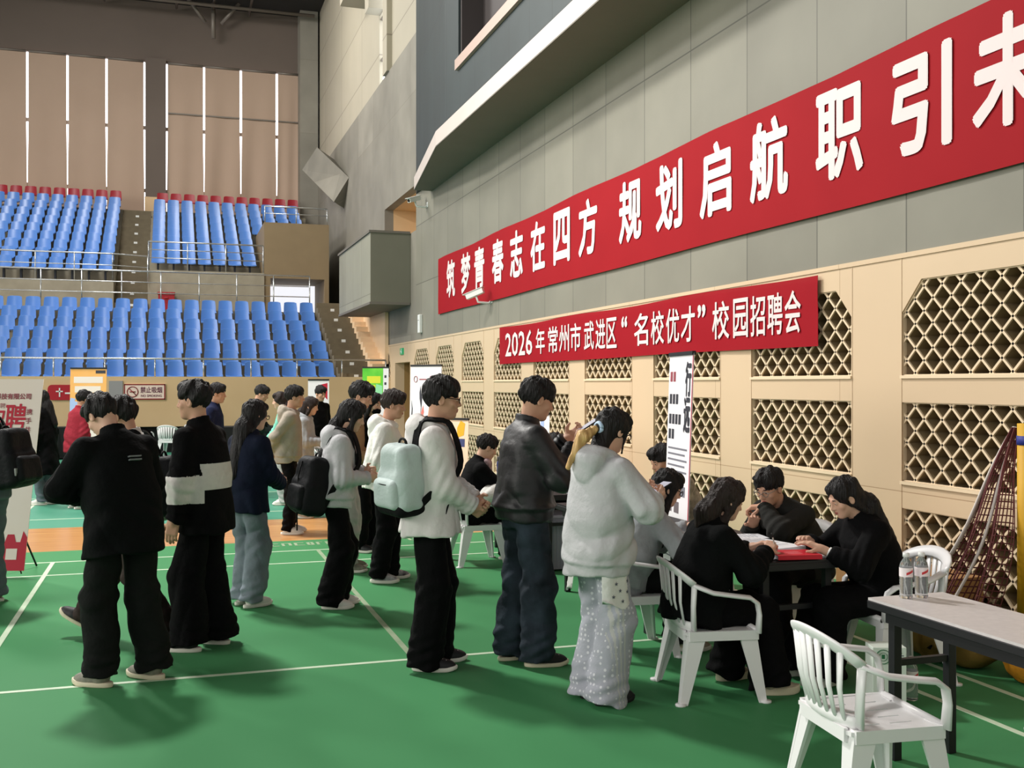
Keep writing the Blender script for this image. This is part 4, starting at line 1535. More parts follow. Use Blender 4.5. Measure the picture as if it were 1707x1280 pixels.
def sdf_mesh(name, f, lo, hi, h, mats, parent=None, matfn=None):
    """surface of the solid F < 0, sampled in blocks near the surface only (surface nets)"""
    B = 8
    lo = np.asarray(lo, dtype=np.float32) - 2 * h
    hi = np.asarray(hi, dtype=np.float32) + 2 * h
    nb = np.maximum(np.ceil((hi - lo) / (h * B)).astype(int), 1)
    cc = np.stack(np.meshgrid(*[np.arange(n) for n in nb], indexing='ij'), -1).reshape(-1, 3)
    cen = (lo + (cc + 0.5) * (B * h) - 0.5 * h).astype(np.float32)
    dc = f(cen)
    lim = 0.5 * B * h * 1.7321 * 1.35 + 0.012
    keep = np.abs(dc) < lim
    n = nb * B
    G = np.empty(tuple(n), dtype=np.float32)
    G6 = G.reshape(nb[0], B, nb[1], B, nb[2], B)
    G6[:] = np.where(dc < 0, -1.0, 1.0).astype(np.float32).reshape(nb[0], 1, nb[1], 1, nb[2], 1)
    off = np.stack(np.meshgrid(*[np.arange(B)] * 3, indexing='ij'), -1).reshape(-1, 3)
    kb = cc[keep]
    for s in range(0, len(kb), 1200):
        k = kb[s:s + 1200]
        idx = (k[:, None, :] * B + off[None]).reshape(-1, 3)
        d = f((lo + idx * h).astype(np.float32)).astype(np.float32)
        G[idx[:, 0], idx[:, 1], idx[:, 2]] = d
    S = G < 0
    a = [slice(None, -1), slice(1, None)]
    cnt = sum(S[a[i], a[j], a[k]].astype(np.int8) for i in (0, 1) for j in (0, 1) for k in (0, 1))
    cells = np.argwhere((cnt > 0) & (cnt < 8))
    if not len(cells):
        return None
    acc = np.zeros((len(cells), 3), dtype=np.float64)
    num = np.zeros(len(cells))
    corners = [(i, j, k) for i in (0, 1) for j in (0, 1) for k in (0, 1)]
    for c0 in corners:
        for ax in range(3):
            if c0[ax]:
                continue
            c1 = list(c0)
            c1[ax] = 1
            g0 = G[cells[:, 0] + c0[0], cells[:, 1] + c0[1], cells[:, 2] + c0[2]]
            g1 = G[cells[:, 0] + c1[0], cells[:, 1] + c1[1], cells[:, 2] + c1[2]]
            m = (g0 < 0) != (g1 < 0)
            t = np.where(m, g0 / np.where(m, g0 - g1, 1), 0)
            pt = np.repeat(np.array(c0, dtype=np.float64)[None], len(cells), 0)
            pt[:, ax] += t
            acc += pt * m[:, None]
            num += m
    verts = lo + (cells + acc / num[:, None]) * h
    idm = np.full(tuple(np.array(G.shape) - 1), -1, dtype=np.int32)
    idm[cells[:, 0], cells[:, 1], cells[:, 2]] = np.arange(len(cells))
    quads = []
    for ax in range(3):
        u, v = (ax + 1) % 3, (ax + 2) % 3
        s0 = [slice(1, -1)] * 3
        s1 = [slice(1, -1)] * 3
        s0[ax], s1[ax] = slice(0, -1), slice(1, None)
        A, Bv = S[tuple(s0)], S[tuple(s1)]
        e = np.argwhere(A != Bv)
        if not len(e):
            continue
        flip = A[e[:, 0], e[:, 1], e[:, 2]]
        base = e.copy()
        for w in (u, v):
            base[:, w] += 1
        q = []
        for du, dv in ((-1, -1), (0, -1), (0, 0), (-1, 0)):
            c = base.copy()
            c[:, u] += du
            c[:, v] += dv
            q.append(idm[c[:, 0], c[:, 1], c[:, 2]])
        q = np.stack(q, 1)
        q[~flip] = q[~flip][:, ::-1]
        quads.append(q)
    quads = np.concatenate(quads)
    quads = quads[(quads >= 0).all(1)]
    me = bpy.data.meshes.new(name)
    me.vertices.add(len(verts))
    me.vertices.foreach_set('co', verts.astype(np.float32).ravel())
    me.loops.add(quads.size)
    me.loops.foreach_set('vertex_index', quads.ravel().astype(np.int32))
    me.polygons.add(len(quads))
    me.polygons.foreach_set('loop_start', np.arange(0, quads.size, 4, dtype=np.int32))
    me.polygons.foreach_set('loop_total', np.full(len(quads), 4, dtype=np.int32))
    o = mesh_obj(name, me, mats, parent, smooth=True)
    if matfn is not None:
        fc = verts[quads].mean(1)
        me.polygons.foreach_set('material_index', matfn(fc).astype(np.int32))
    me.update(calc_edges=True)
    return o


def rotm(yaw=0.0, pitch=0.0, roll=0.0):
    """columns: local x (right), y (forward), z (up); PITCH > 0 looks down, YAW > 0 turns left"""
    R = Matrix.Rotation(radians(yaw), 3, 'Z') @ Matrix.Rotation(radians(-pitch), 3, 'X') @ Matrix.Rotation(radians(roll), 3, 'Y')
    return np.array(R)


def ik(a, t, l1, l2, pole):
    """mid joint of a two-bone chain from A towards T, bending towards POLE; also the reachable end"""
    a, t, pole = V3(*a), V3(*t), V3(*pole)
    d = t - a
    L = np.linalg.norm(d)
    m = min(L, (l1 + l2) * 0.998)
    d = d / L
    t = a + d * m
    x = (l1 * l1 - l2 * l2 + m * m) / (2 * m)
    y = sqrt(max(l1 * l1 - x * x, 0))
    q = pole - d * (pole @ d)
    q /= max(np.linalg.norm(q), 1e-6)
    return a + d * x + q * y, t


M_skin = mat('skin', (204, 158, 132), rough=0.55, spec=0.3, var=0.35, vscale=14, rgb2=(190, 140, 116))
M_skin2 = mat('skin_fair', (216, 174, 150), rough=0.55, spec=0.3, var=0.3, vscale=14, rgb2=(202, 154, 132))
M_lip = mat('lips', (166, 92, 84), rough=0.5)
M_eye = mat('eye_dark', (26, 20, 20), rough=0.25)
M_eyewhite = mat('eye_white', (214, 206, 200), rough=0.35)
M_brow = mat('brow', (40, 30, 28), rough=0.8)
M_hair = mat('hair_black', (21, 18, 19), rough=0.58, spec=0.3, bump=0.8, bscale=110, stretch=(1, 1, 0.10))
M_hair_brown = mat('hair_dark_brown', (38, 26, 23), rough=0.56, spec=0.35, bump=0.8, bscale=120, stretch=(1, 1, 0.12))
M_hair_blond = mat('hair_blond', (214, 176, 116), rough=0.5, var=0.7, vscale=60, rgb2=(176, 130, 78), stretch=(1, 1, 0.1), bump=0.4, bscale=90)


def hand_sdf(p, w, d, n, side, s, curl=0.35, spread=0.16, thumb=0.5):
    """palm, five fingers of their own length and a thumb from the side of the palm.
    W wrist, D along the hand, N palm normal, SIDE towards the thumb"""
    d = d / np.linalg.norm(d)
    n = n - d * (n @ d)
    n /= np.linalg.norm(n)
    x = side - d * (side @ d) - n * (side @ n)
    x /= np.linalg.norm(x)
    R = np.stack([x, d, n], 1)
    out = rbox(p, w + d * 0.048 * s, (0.040 * s, 0.050 * s, 0.014 * s), 0.013 * s, R)
    out = smin(out, cap(p, w - d * 0.02 * s, w + d * 0.02 * s, 0.027 * s, 0.025 * s), 0.02)
    for off, ln, ex in ((0.029, 0.070, 0.0), (0.010, 0.080, 0.06), (-0.010, 0.074, 0.12), (-0.029, 0.058, 0.2)):
        b = w + d * (0.092 - abs(off) * 0.2) * s + x * off * s
        a = 0.0
        fd = d * cos(0) + x * off * spread * 20 * 0.05
        fd = fd / np.linalg.norm(fd)
        r = 0.0095 * s
        for i, fr in enumerate((0.44, 0.32, 0.24)):
            a += (curl + ex * curl) * (0.8 if i == 0 else 1.1)
            dirv = fd * cos(a) + n * sin(a)
            e = b + dirv * ln * fr * s
            out = smin(out, cap(p, b, e, r, r * 0.9), 0.006)
            b, r = e, r * 0.9
    b = w + d * 0.022 * s + x * 0.032 * s + n * 0.004 * s
    t1 = b + (d * 0.62 + x * (0.75 - 0.35 * thumb) + n * (0.25 + 0.5 * thumb)) * 0.042 * s
    t2 = t1 + (d * 0.85 + x * (0.30 - 0.4 * thumb) + n * (0.2 + 0.6 * thumb)) * 0.032 * s
    out = smin(out, cap(p, b - x * 0.012 * s, t1, 0.0145 * s, 0.011 * s), 0.012)
    out = smin(out, cap(p, t1, t2, 0.011 * s, 0.0085 * s), 0.006)
    return out


class Figure:
    """joint positions of one posed person, in metres, own frame: +y forward, +x right, z up"""

    def __init__(g, H=1.72, lean=2, hipz=None, head_yaw=0, head_pitch=5, head_roll=0, lh=None, rh=None, lf=(-0.10, 0.0), rf=(0.10, 0.0), lelbow=None, relbow=None,
                 lheel=0.0, rheel=0.0, ltoe=8, rtoe=8, shoulder=1.0, twist=0, girth=1.0, lknee=(0, 1, 0), rknee=(0, 1, 0), chest=4, hunch=0.0):
        s = g.s = H / 1.72
        g.girth = girth
        hz = g.hz = hipz if hipz is not None else 0.925 * s
        R = g.R = rotm(0, lean)
        g.RC = rotm(twist, lean + chest)
        g.pelvis = V3(0, 0, hz)
        g.waist = g.pelvis + R @ V3(0, 0, 0.16 * s)
        g.neck = g.waist + g.RC @ V3(0, 0, 0.365 * s)
        g.chest = g.waist + g.RC @ V3(0, 0.01, 0.17 * s)
        sw = 0.172 * s * shoulder
        g.ls = g.neck + g.RC @ V3(-sw, 0.0 + hunch, -0.078 * s)
        g.rs = g.neck + g.RC @ V3(sw, 0.0 + hunch, -0.078 * s)
        # neck leaves forward, the head sits on it
        g.RH = rotm(head_yaw, head_pitch, head_roll)
        nd = g.RC @ V3(0, 0.22 + 0.008 * head_pitch, 1.0)
        nd /= np.linalg.norm(nd)
        g.nd = nd
        g.headbase = g.neck + nd * 0.058 * s
        g.head = g.headbase + g.RH @ V3(0, 0.022 * s, 0.105 * s)
        ua, fa = 0.275 * s, 0.245 * s
        lh = lh if lh is not None else tuple(g.ls + V3(-0.06, 0.05, -0.50) * s)
        rh = rh if rh is not None else tuple(g.rs + V3(0.06, 0.05, -0.50) * s)
        g.le, g.lw = ik(g.ls, lh, ua, fa, lelbow or (-0.55, -0.8, -0.3))
        g.re, g.rw = ik(g.rs, rh, ua, fa, relbow or (0.55, -0.8, -0.3))
        g.lhip = g.pelvis + V3(-0.088 * s, 0, -0.02)
        g.rhip = g.pelvis + V3(0.088 * s, 0, -0.02)
        th, sh = 0.424 * s, 0.405 * s
        g.la0 = V3(lf[0], lf[1], 0.085 + max(lheel, 0))
        g.ra0 = V3(rf[0], rf[1], 0.085 + max(rheel, 0))
        g.lk, g.la = ik(g.lhip, g.la0, th, sh, lknee)
        g.rk, g.ra = ik(g.rhip, g.ra0, th, sh, rknee)
        g.lheel, g.rheel, g.ltoe, g.rtoe = lheel, rheel, ltoe, rtoe


def bounds(pts, pad):
    a = np.stack([np.asarray(q, dtype=np.float64) for q in pts])
    return a.min(0) - pad, a.max(0) + pad


def head_local(g, p):
    return ((p - g.head.astype(np.float32)) @ g.RH.astype(np.float32)) / g.s


def body(g, root, skin, lhand=None, rhand=None, h=0.006, short=False):
    s = g.s
    dflt = dict(curl=0.35, thumb=0.4)
    lhand = {**dflt, **(lhand or {})}
    rhand = {**dflt, **(rhand or {})}

    def hand(p, w, e, o, sx):
        d = w - e
        d = V3(*o['d']) if 'd' in o else d
        n = V3(*o['n']) if 'n' in o else V3(-sx, 0.2, 0.1)
        side = V3(*o['side']) if 'side' in o else V3(0, 1, 0.2)
        return hand_sdf(p, w, d / np.linalg.norm(d), n, side, s, o['curl'], 0.16, o['thumb'])

    def headf(p):
        q = head_local(g, p)
        hd = ell(q, (0, -0.014, 0.030), (0.074, 0.094, 0.088))
        hd = smin(hd, ell(q, (0, 0.030, -0.040), (0.058, 0.062, 0.078)), 0.03)
        hd = smin(hd, ell(q, (0, 0.062, -0.098), (0.026, 0.022, 0.018)), 0.03)
        hd = smin(hd, cap(q, (-0.030, 0.078, 0.020), (0.030, 0.078, 0.020), 0.011), 0.02)
        ax = np.stack([np.abs(q[:, 0]), q[:, 1], q[:, 2]], 1)
        hd = smax(hd, -ell(ax, (0.031, 0.098, 0.002), (0.017, 0.014, 0.011)), 0.014)
        hd = smin(hd, cap(ax, (0.031, 0.0765, 0.001), (0.031, 0.0766, 0.001), 0.0125), 0.004)
        hd = smin(hd, ell(ax, (0.046, 0.058, -0.028), (0.018, 0.016, 0.018)), 0.02)
        hd = smin(hd, cap(q, (0, 0.088, 0.008), (0, 0.106, -0.030), 0.006, 0.0105), 0.012)
        hd = smin(hd, cap(ax, (0.010, 0.096, -0.035), (0.012, 0.093, -0.034), 0.0075), 0.008)
        hd = smin(hd, cap(ax, (0, 0.0915, -0.058), (0.019, 0.082, -0.061), 0.0065, 0.004), 0.006)
        hd = smin(hd, cap(ax, (0, 0.0895, -0.070), (0.016, 0.082, -0.068), 0.0075, 0.004), 0.006)
        ear = ell(ax, (0.078, -0.008, -0.010), (0.010, 0.020, 0.032))
        ear = smax(ear, -ell(ax, (0.088, -0.004, -0.008), (0.008, 0.011, 0.019)), 0.006)
        hd = smin(hd, ear, 0.008)
        return hd * s

    def f(p):
        r2 = ((p - g.head.astype(np.float32)) ** 2).sum(1)
        d = np.sqrt(r2) - 0.12
        near = r2 < 0.07
        if near.any():
            d[near] = headf(p[near])
        d = smin(d, cap(p, g.headbase + g.RH @ V3(0, -0.005, 0.06) * s, g.neck - g.RC @ V3(0, 0, 0.06) * s, 0.052 * s, 0.054 * s), 0.03)
        d = smin(d, cap(p, g.neck - g.RC @ V3(0, 0.0, 0.15) * s, g.waist, 0.085 * s, 0.080 * s), 0.04)
        d = smin(d, cap(p, g.neck - g.RC @ V3(0.11, 0, 0.10) * s, g.neck - g.RC @ V3(-0.11, 0, 0.10) * s, 0.04 * s), 0.04)
        d = smin(d, cap(p, g.waist, g.pelvis, 0.085 * s, 0.09 * s), 0.05)
        for sh_, e, w, o, sx in ((g.ls, g.le, g.lw, lhand, -1), (g.rs, g.re, g.rw, rhand, 1)):
            d = smin(d, cap(p, sh_, e, 0.042 * s, 0.036 * s), 0.03)
            d = smin(d, cap(p, e, w, 0.036 * s, 0.025 * s), 0.02)
            near = ((p - w.astype(np.float32)) ** 2).sum(1) < 0.075
            if near.any():
                d[near] = smin(d[near], hand(p[near], w, e, o, sx), 0.012)
        for hp, k, a in ((g.lhip, g.lk, g.la), (g.rhip, g.rk, g.ra)):
            d = smin(d, cap(p, hp, k, 0.068 * s, 0.048 * s), 0.03)
            d = smin(d, cap(p, k, a, 0.046 * s, 0.032 * s), 0.03)
        return d

    def mf(fc):
        q = head_local(g, fc.astype(np.float32))
        m = np.zeros(len(fc), dtype=np.int32)
        ax = np.stack([np.abs(q[:, 0]), q[:, 1], q[:, 2]], 1)
        m[(ell(ax, (0.031, 0.089, 0.001), (0.013, 0.012, 0.0046)) < 0)] = 3
        m[(ell(ax, (0.031, 0.089, 0.001), (0.0066, 0.012, 0.0050)) < 0)] = 1
        m[(ell(ax, (0.032, 0.086, 0.0235), (0.019, 0.014, 0.0042)) < 0)] = 4
        m[(ell(ax, (0.0, 0.093, -0.064), (0.019, 0.012, 0.0095)) < 0)] = 2
        return m

    pts = [g.head + V3(0, 0, 0.13), g.head, g.lw, g.rw, g.le, g.re, g.la, g.ra, g.lk, g.rk, g.pelvis, g.neck]
    lo, hi = bounds(pts, 0.2)
    lo[2] = 0.03
    return sdf_mesh('body', f, lo, hi, h, [skin, M_eye, M_lip, M_eyewhite, M_brow], root, mf)


def hair(g, root, style, m, h=0.007, seed=1, drop=0.04):
    s = g.s
    back = g.RC @ V3(0, -1, 0)

    def f(p):
        q = head_local(g, p)
        ax = np.stack([np.abs(q[:, 0]), q[:, 1], q[:, 2]], 1)
        lift = 0.006 if style in ('short', 'crop') else 0.0
        c = ell(q, (0, -0.018, 0.040), (0.092, 0.112, 0.099 + lift))
        c = smin(c, ell(q, (0, 0.045, 0.085), (0.058, 0.045, 0.036)), 0.03)
        ang = np.arctan2(q[:, 0], q[:, 1] + 0.02)
        st = 0.0016 * np.sin(ang * 17 + 6 * q[:, 2] * 9 + seed) + 0.0015 * np.sin(ang * 29 + seed * 2 + q[:, 2] * 40) + 0.0045 * np.sin(q @ np.array([43, 51, 35], dtype=np.float32) + seed + 2 * np.sin(q[:, 0] * 40)) + 0.003 * np.sin(q @ np.array([-90, 60, 70], dtype=np.float32) + seed)
        face = ell(ax, (0, 0.114, -0.030 if not style.startswith('long') else -0.016), (0.066, 0.072, (0.082 if style != 'fringe' else 0.068) if not style.startswith('long') else 0.094))
        if style in ('short', 'fringe', 'crop'):
            cut = (-0.078 + np.clip((q[:, 1] + 0.060) * 0.95, 0, 0.085)) - q[:, 2]        # hairline from nape up to the temple
            c = smax(c, cut, 0.02)
            c = smax(c, -face, 0.012)
            c = smax(c, -ell(ax, (0.086, -0.004, -0.016), (0.020, 0.022, 0.030)), 0.01)
            if style == 'short':
                c = smin(c, ell(q, (0.015, 0.070, 0.100), (0.045, 0.032, 0.022)), 0.02)
            return (c + st * 1.2) * s
        c = smax(c, -0.070 - q[:, 2], 0.02)
        c = smax(c, -face, 0.012)
        d = (c + st) * s
        hb = g.head - np.array([0, 0, 0.0])
        n0 = g.head + g.RH @ V3(0, -0.050, 0.0) * s
        n1 = g.neck + back * (0.078 if style in ('long', 'longear') else 0.058) * s + V3(0, 0, 0.04) * s
        strand = 0.0018 * np.sin(p[:, 0] * 110 + p[:, 2] * 8 + seed) + 0.0016 * np.sin(p[:, 0] * 190 + p[:, 1] * 60) + 0.0016 * np.sin(p[:, 1] * 150 + seed)
        if style in ('long', 'longside', 'longear'):
            n2 = g.chest + back * (0.172 if style in ('long', 'longear') else 0.15) * s + V3(0, 0, -drop) * s
            l = cap(p, n0, n1, 0.070 * s, 0.058 * s)
            sc = np.array([1.0, 1.5, 1.0], dtype=np.float32)
            l = smin(l, cap(p * sc, n1 * sc, n2 * sc, 0.080 * s, 0.058 * s) / 1.25, 0.03)
            for sx in (-1, 1):
                a0 = g.head + g.RH @ V3(sx * 0.068, 0.020, 0.01) * s
                a1 = g.neck + g.RC @ V3(sx * (0.085 if style == 'longside' else 0.062), 0.05 if style == 'longside' else -0.045, 0.02) * s
                l = smin(l, cap(p, a0, a1, 0.022 * s, 0.024 * s), 0.025)
                if style == 'longside':
                    a2 = g.chest + g.RC @ V3(sx * 0.10, 0.135, -0.03) * s
                    l = smin(l, cap(p, a1, a2, 0.030 * s, 0.018 * s), 0.025)
            l = smax(l, -ell(ax, (0, 0.095, -0.035), (0.070, 0.090, 0.110)) * s, 0.01)
            d = smin(d, l + strand, 0.03)
            if style == 'longear':
                d = smax(d, -ell(ax, (0.088, 0.002, -0.020), (0.022, 0.026, 0.036)) * s, 0.01)
        elif style == 'bob':
            n2 = g.neck + back * 0.075 * s + V3(0, 0, -0.035) * s
            l = cap(p, n0, n1, 0.074 * s, 0.074 * s)
            l = smin(l, cap(p, n1, n2, 0.074 * s, 0.062 * s), 0.03)
            for sx in (-1, 1):
                a0 = g.head + g.RH @ V3(sx * 0.070, 0.020, 0.01) * s
                a1 = g.neck + g.RC @ V3(sx * 0.078, 0.022, 0.02) * s
                l = smin(l, cap(p, a0, a1, 0.022 * s, 0.026 * s), 0.025)
            l = smax(l, -ell(ax, (0, 0.105, -0.045), (0.060, 0.075, 0.088)) * s, 0.01)
            d = smin(d, l + strand * 1.6, 0.03)
        elif style == 'pony':
            e = g.head + g.RH @ V3(0, -0.112, -0.020) * s
            d = smin(d, cap(p, n0, e, 0.055 * s, 0.024 * s), 0.03)
            d = smin(d, cap(p, g.head + g.RH @ V3(0, -0.045, -0.02) * s, g.neck + back * 0.035 * s + V3(0, 0, 0.03) * s, 0.066 * s, 0.052 * s) + strand, 0.03)
            for sx in (-1, 1):
                a0 = g.head + g.RH @ V3(sx * 0.070, 0.030, 0.03) * s
                a1 = g.head + g.RH @ V3(sx * 0.072, 0.058, -0.12) * s
                d = smin(d, cap(p, a0, a1, 0.016 * s, 0.006 * s) + strand, 0.015)
        return d

    pts = [g.head + V3(0, 0, 0.0), g.neck]
    if style.startswith('long'):
        pts.append(g.chest - V3(0, 0, drop))
    lo, hi = bounds(pts, 0.21)
    return sdf_mesh('hair', f, lo, hi, h, m, root)


def ponytail(g, root, m, tie_m, h=0.006):
    s = g.s
    e = g.head + g.RH @ V3(0, -0.118, -0.030) * s
    e1 = e + V3(-0.02, -0.100, -0.050) * s
    e2 = e + V3(-0.06, -0.185, -0.23) * s

    def f(p):
        d = smin(cap(p, e, e1, 0.018 * s, 0.034 * s), cap(p, e1, e2, 0.034 * s, 0.014 * s), 0.03)
        return d + 0.003 * np.sin(p[:, 0] * 180) + 0.003 * np.sin(p[:, 1] * 150 + p[:, 2] * 14)
    lo, hi = bounds([e, e2], 0.07)
    o = sdf_mesh('ponytail', f, lo, hi, h, m, root)
    o['label'] = 'blond ponytail'
    b = MB()
    b.tube([e + V3(0.028 * cos(a), 0.005, 0.028 * sin(a)) * s for a in [2 * pi * i / 16 for i in range(17)]], 0.014 * s, 8)
    t = b.build('hair_tie', tie_m, root)
    t['label'] = 'pale blue hair tie'
    return o


def top(g, root, m, name='jacket', hem=-0.10, wide=1.0, sleeve=1.0, hood=False, collar=True, seed=3, h=0.009, matfn=None, amp=0.013, mats=None, flare=1.0, rib=0.0, long_coat=False, lcuff=0.0, rcuff=0.0):
    """jacket, hoodie or coat: torso, sleeves, hem, collar or hood in one cloth surface"""
    s = g.s
    gw = wide * g.girth
    R, RC = g.R, g.RC
    hemz = hem * s

    def f(p):
        # torso in the pelvis frame below the waist, chest frame above
        q = (p - g.pelvis.astype(np.float32)) @ R.astype(np.float32)
        keys = [(hemz, 0, 0, 0.190 * gw * s * flare, 0.150 * gw * s * flare)]
        if rib:
            keys = [(hemz, 0, 0, 0.174 * gw * s, 0.140 * gw * s), (hemz + 0.055 * s, 0, 0, 0.176 * gw * s, 0.142 * gw * s), (hemz + 0.075 * s, 0, 0, 0.194 * gw * s, 0.156 * gw * s)]
        keys.append((max(0.05 * s, keys[-1][0] + 0.03), 0, 0.0, 0.186 * gw * s, 0.146 * gw * s))
        keys.append((0.20 * s, 0, 0.004 * s, 0.176 * gw * s, 0.134 * gw * s))
        keys.append((0.34 * s, 0, 0.006 * s, 0.12 * gw * s, 0.09 * gw * s))
        t = loft(q, keys, 0.015)
        q2 = (p - g.waist.astype(np.float32)) @ RC.astype(np.float32)
        t2 = loft(q2, [(-0.14 * s, 0, 0, 0.12 * gw * s, 0.08 * gw * s), (-0.04 * s, 0, 0, 0.166 * gw * s, 0.124 * gw * s), (0.12 * s, 0, 0.008 * s, 0.186 * gw * s, 0.138 * gw * s),
                       (0.24 * s, 0, 0.004 * s, 0.176 * gw * s, 0.125 * gw * s), (0.325 * s, 0, -0.006 * s, 0.140 * s, 0.096 * s), (0.375 * s, 0, -0.004 * s, 0.072 * s, 0.072 * s)], 0.02)
        d = smin(t, t2, 0.05 * s)
        sl = 1e3
        for sh_, e, w, c in ((g.ls, g.le, g.lw, lcuff), (g.rs, g.re, g.rw, rcuff)):
            fw = w + (e - w) * (0.02 + c)
            d = smin(d, cap(p, g.neck - RC @ V3(0, 0.0, 0.045) * s, sh_, 0.052 * s, 0.058 * s * (0.5 + 0.5 * gw)), 0.06 * s)
            a_ = cap(p, sh_, e, 0.062 * s * (0.5 + 0.5 * sleeve), 0.062 * s * sleeve)
            b_ = cap(p, e, fw, 0.061 * s * sleeve, 0.045 * s * (0.4 + 0.6 * sleeve))
            # soft rumples round the elbow
            de = np.sqrt(((p - e.astype(np.float32)) ** 2).sum(1))
            ax_ = (w - e) / np.linalg.norm(w - e)
            tt = (p - e.astype(np.float32)) @ ax_.astype(np.float32)
            rum = 0.0062 * np.sin(tt * 80 / s + 22 * p[:, 0] + 35 * p[:, 1] + seed) * np.exp(-(de / (0.16 * s)) ** 2) + 0.0045 * np.sin((tt - 0.2) * 150 + 20 * p[:, 2]) * np.clip((tt - 0.14) * 14, 0, 1)
            a = smin(a_, b_, 0.03) + rum
            cut = (p - fw.astype(np.float32)) @ ax_.astype(np.float32)
            a = smax(a, cut - 0.012, 0.012)
            sl = np.minimum(sl, a)
        d = smin(d, sl, 0.028 * s)
        low = np.clip((0.35 * s - (p[:, 2] - g.hz)) / 0.3, 0.25, 1)
        d = d + folds(p, seed, amp) * low
        if hood:
            hw = -0.22 * (wide - 1.0)
            hc = g.neck + RC @ V3(0, -0.072 + hw, -0.022) * s
            hd = ell(p, hc, np.array([0.130, 0.082, 0.072]) * s, RC)
            hd = smin(hd, ell(p, g.neck + RC @ V3(0, -0.088 + hw, -0.080) * s, np.array([0.104, 0.062, 0.105]) * s, RC), 0.03)
            ring = 1e3
            P = [g.neck + RC @ V3(0.100 * sin(a), -0.015 + 0.098 * -cos(a), 0.028 - 0.050 * (1 - cos(a)) / 2 * 1.2) * s for a in [i * pi / 6 for i in range(-5, 6)]]
            for a0, a1 in zip(P[:-1], P[1:]):
                ring = np.minimum(ring, cap(p, a0, a1, 0.033 * s))
            hd = smin(hd, ring, 0.025)
            hd = hd + 0.004 * np.sin(p[:, 0] * 40 + p[:, 2] * 50 + seed)
            hd = smax(hd, -cap(p, g.neck + RC @ V3(0, -0.012, 0.0) * s, g.head + V3(0, 0, 0.1), 0.072 * s, 0.10 * s), 0.015)
            d = smin(d, hd, 0.007)
        elif collar:
            cn = g.neck + RC @ V3(0, 0.004, -0.03) * s
            ct = g.neck + (0.5 * g.nd + 0.5 * RC[:, 2]) * 0.052 * s
            col = cap(p, cn, ct, 0.080 * s, 0.072 * s)
            cutp = (p - ct.astype(np.float32)) @ RC[:, 2].astype(np.float32)
            col = smax(col, cutp + 0.0 + 0.2 * ((p - ct.astype(np.float32)) @ RC[:, 1].astype(np.float32)), 0.008)
            col = smax(col, -cap(p, cn, g.headbase + g.nd * 0.05 * s, 0.060 * s, 0.060 * s), 0.006)
            d = smin(d, col, 0.015)
        d = smax(d, -cap(p, g.neck + g.nd * 0.02 * s, g.headbase + g.nd * 0.06 * s, 0.053 * s, 0.060 * s), 0.008)
        return d

    pts = [g.neck, g.pelvis + R @ V3(0, 0, hemz), g.ls, g.rs, g.le, g.re, g.lw, g.rw, g.pelvis]
    lo, hi = bounds(pts, 0.2)
    return sdf_mesh(name, f, lo, hi, h, mats or m, root, matfn)


def trousers(g, root, m, name='trousers', wide=1.0, hem=0.05, seed=5, h=0.009, amp=0.011, mats=None, matfn=None, taper=1.0):
    s = g.s
    R = g.R

    def f(p):
        q = (p - g.pelvis.astype(np.float32)) @ R.astype(np.float32)
        d = loft(q, [(-0.10 * s, 0, -0.01, 0.135 * s * g.girth, 0.112 * s * g.girth), (0.0, 0, -0.008, 0.148 * s * g.girth, 0.114 * s * g.girth), (0.10 * s, 0, 0, 0.130 * s * g.girth, 0.098 * s * g.girth)], 0.03)
        for hp, k, a in ((g.lhip, g.lk, g.la), (g.rhip, g.rk, g.ra)):
            l = cap(p, hp, k, 0.078 * s * g.girth * (0.7 + 0.3 * wide), 0.070 * s * wide)
            ax_ = (a - k) / np.linalg.norm(a - k)
            e = a + ax_ * (0.085 - hem)
            l = smin(l, cap(p, k, e + ax_ * 0.03, 0.072 * s * wide, 0.070 * s * wide * taper), 0.03)
            l = smax(l, (p - e.astype(np.float32)) @ ax_.astype(np.float32), 0.01)
            tt = (p - k.astype(np.float32)) @ ax_.astype(np.float32)
            l = l + 0.004 * np.sin(tt * 52 + p[:, 0] * 45 + p[:, 1] * 30 + seed) * np.exp(-(tt / 0.10) ** 2) + 0.0055 * np.sin(tt * 85 + p[:, 1] * 40 + p[:, 0] * 25 + seed) * np.clip((tt - 0.22) * 7, 0, 1)
            d = smin(d, l, 0.022)
        return d + folds(p, seed, amp)
    pts = [g.pelvis + V3(0, 0, 0.05), g.lk, g.rk, g.la, g.ra]
    lo, hi = bounds(pts, 0.17)
    lo[2] = 0.0
    return sdf_mesh(name, f, lo, hi, h, mats or m, root, matfn)


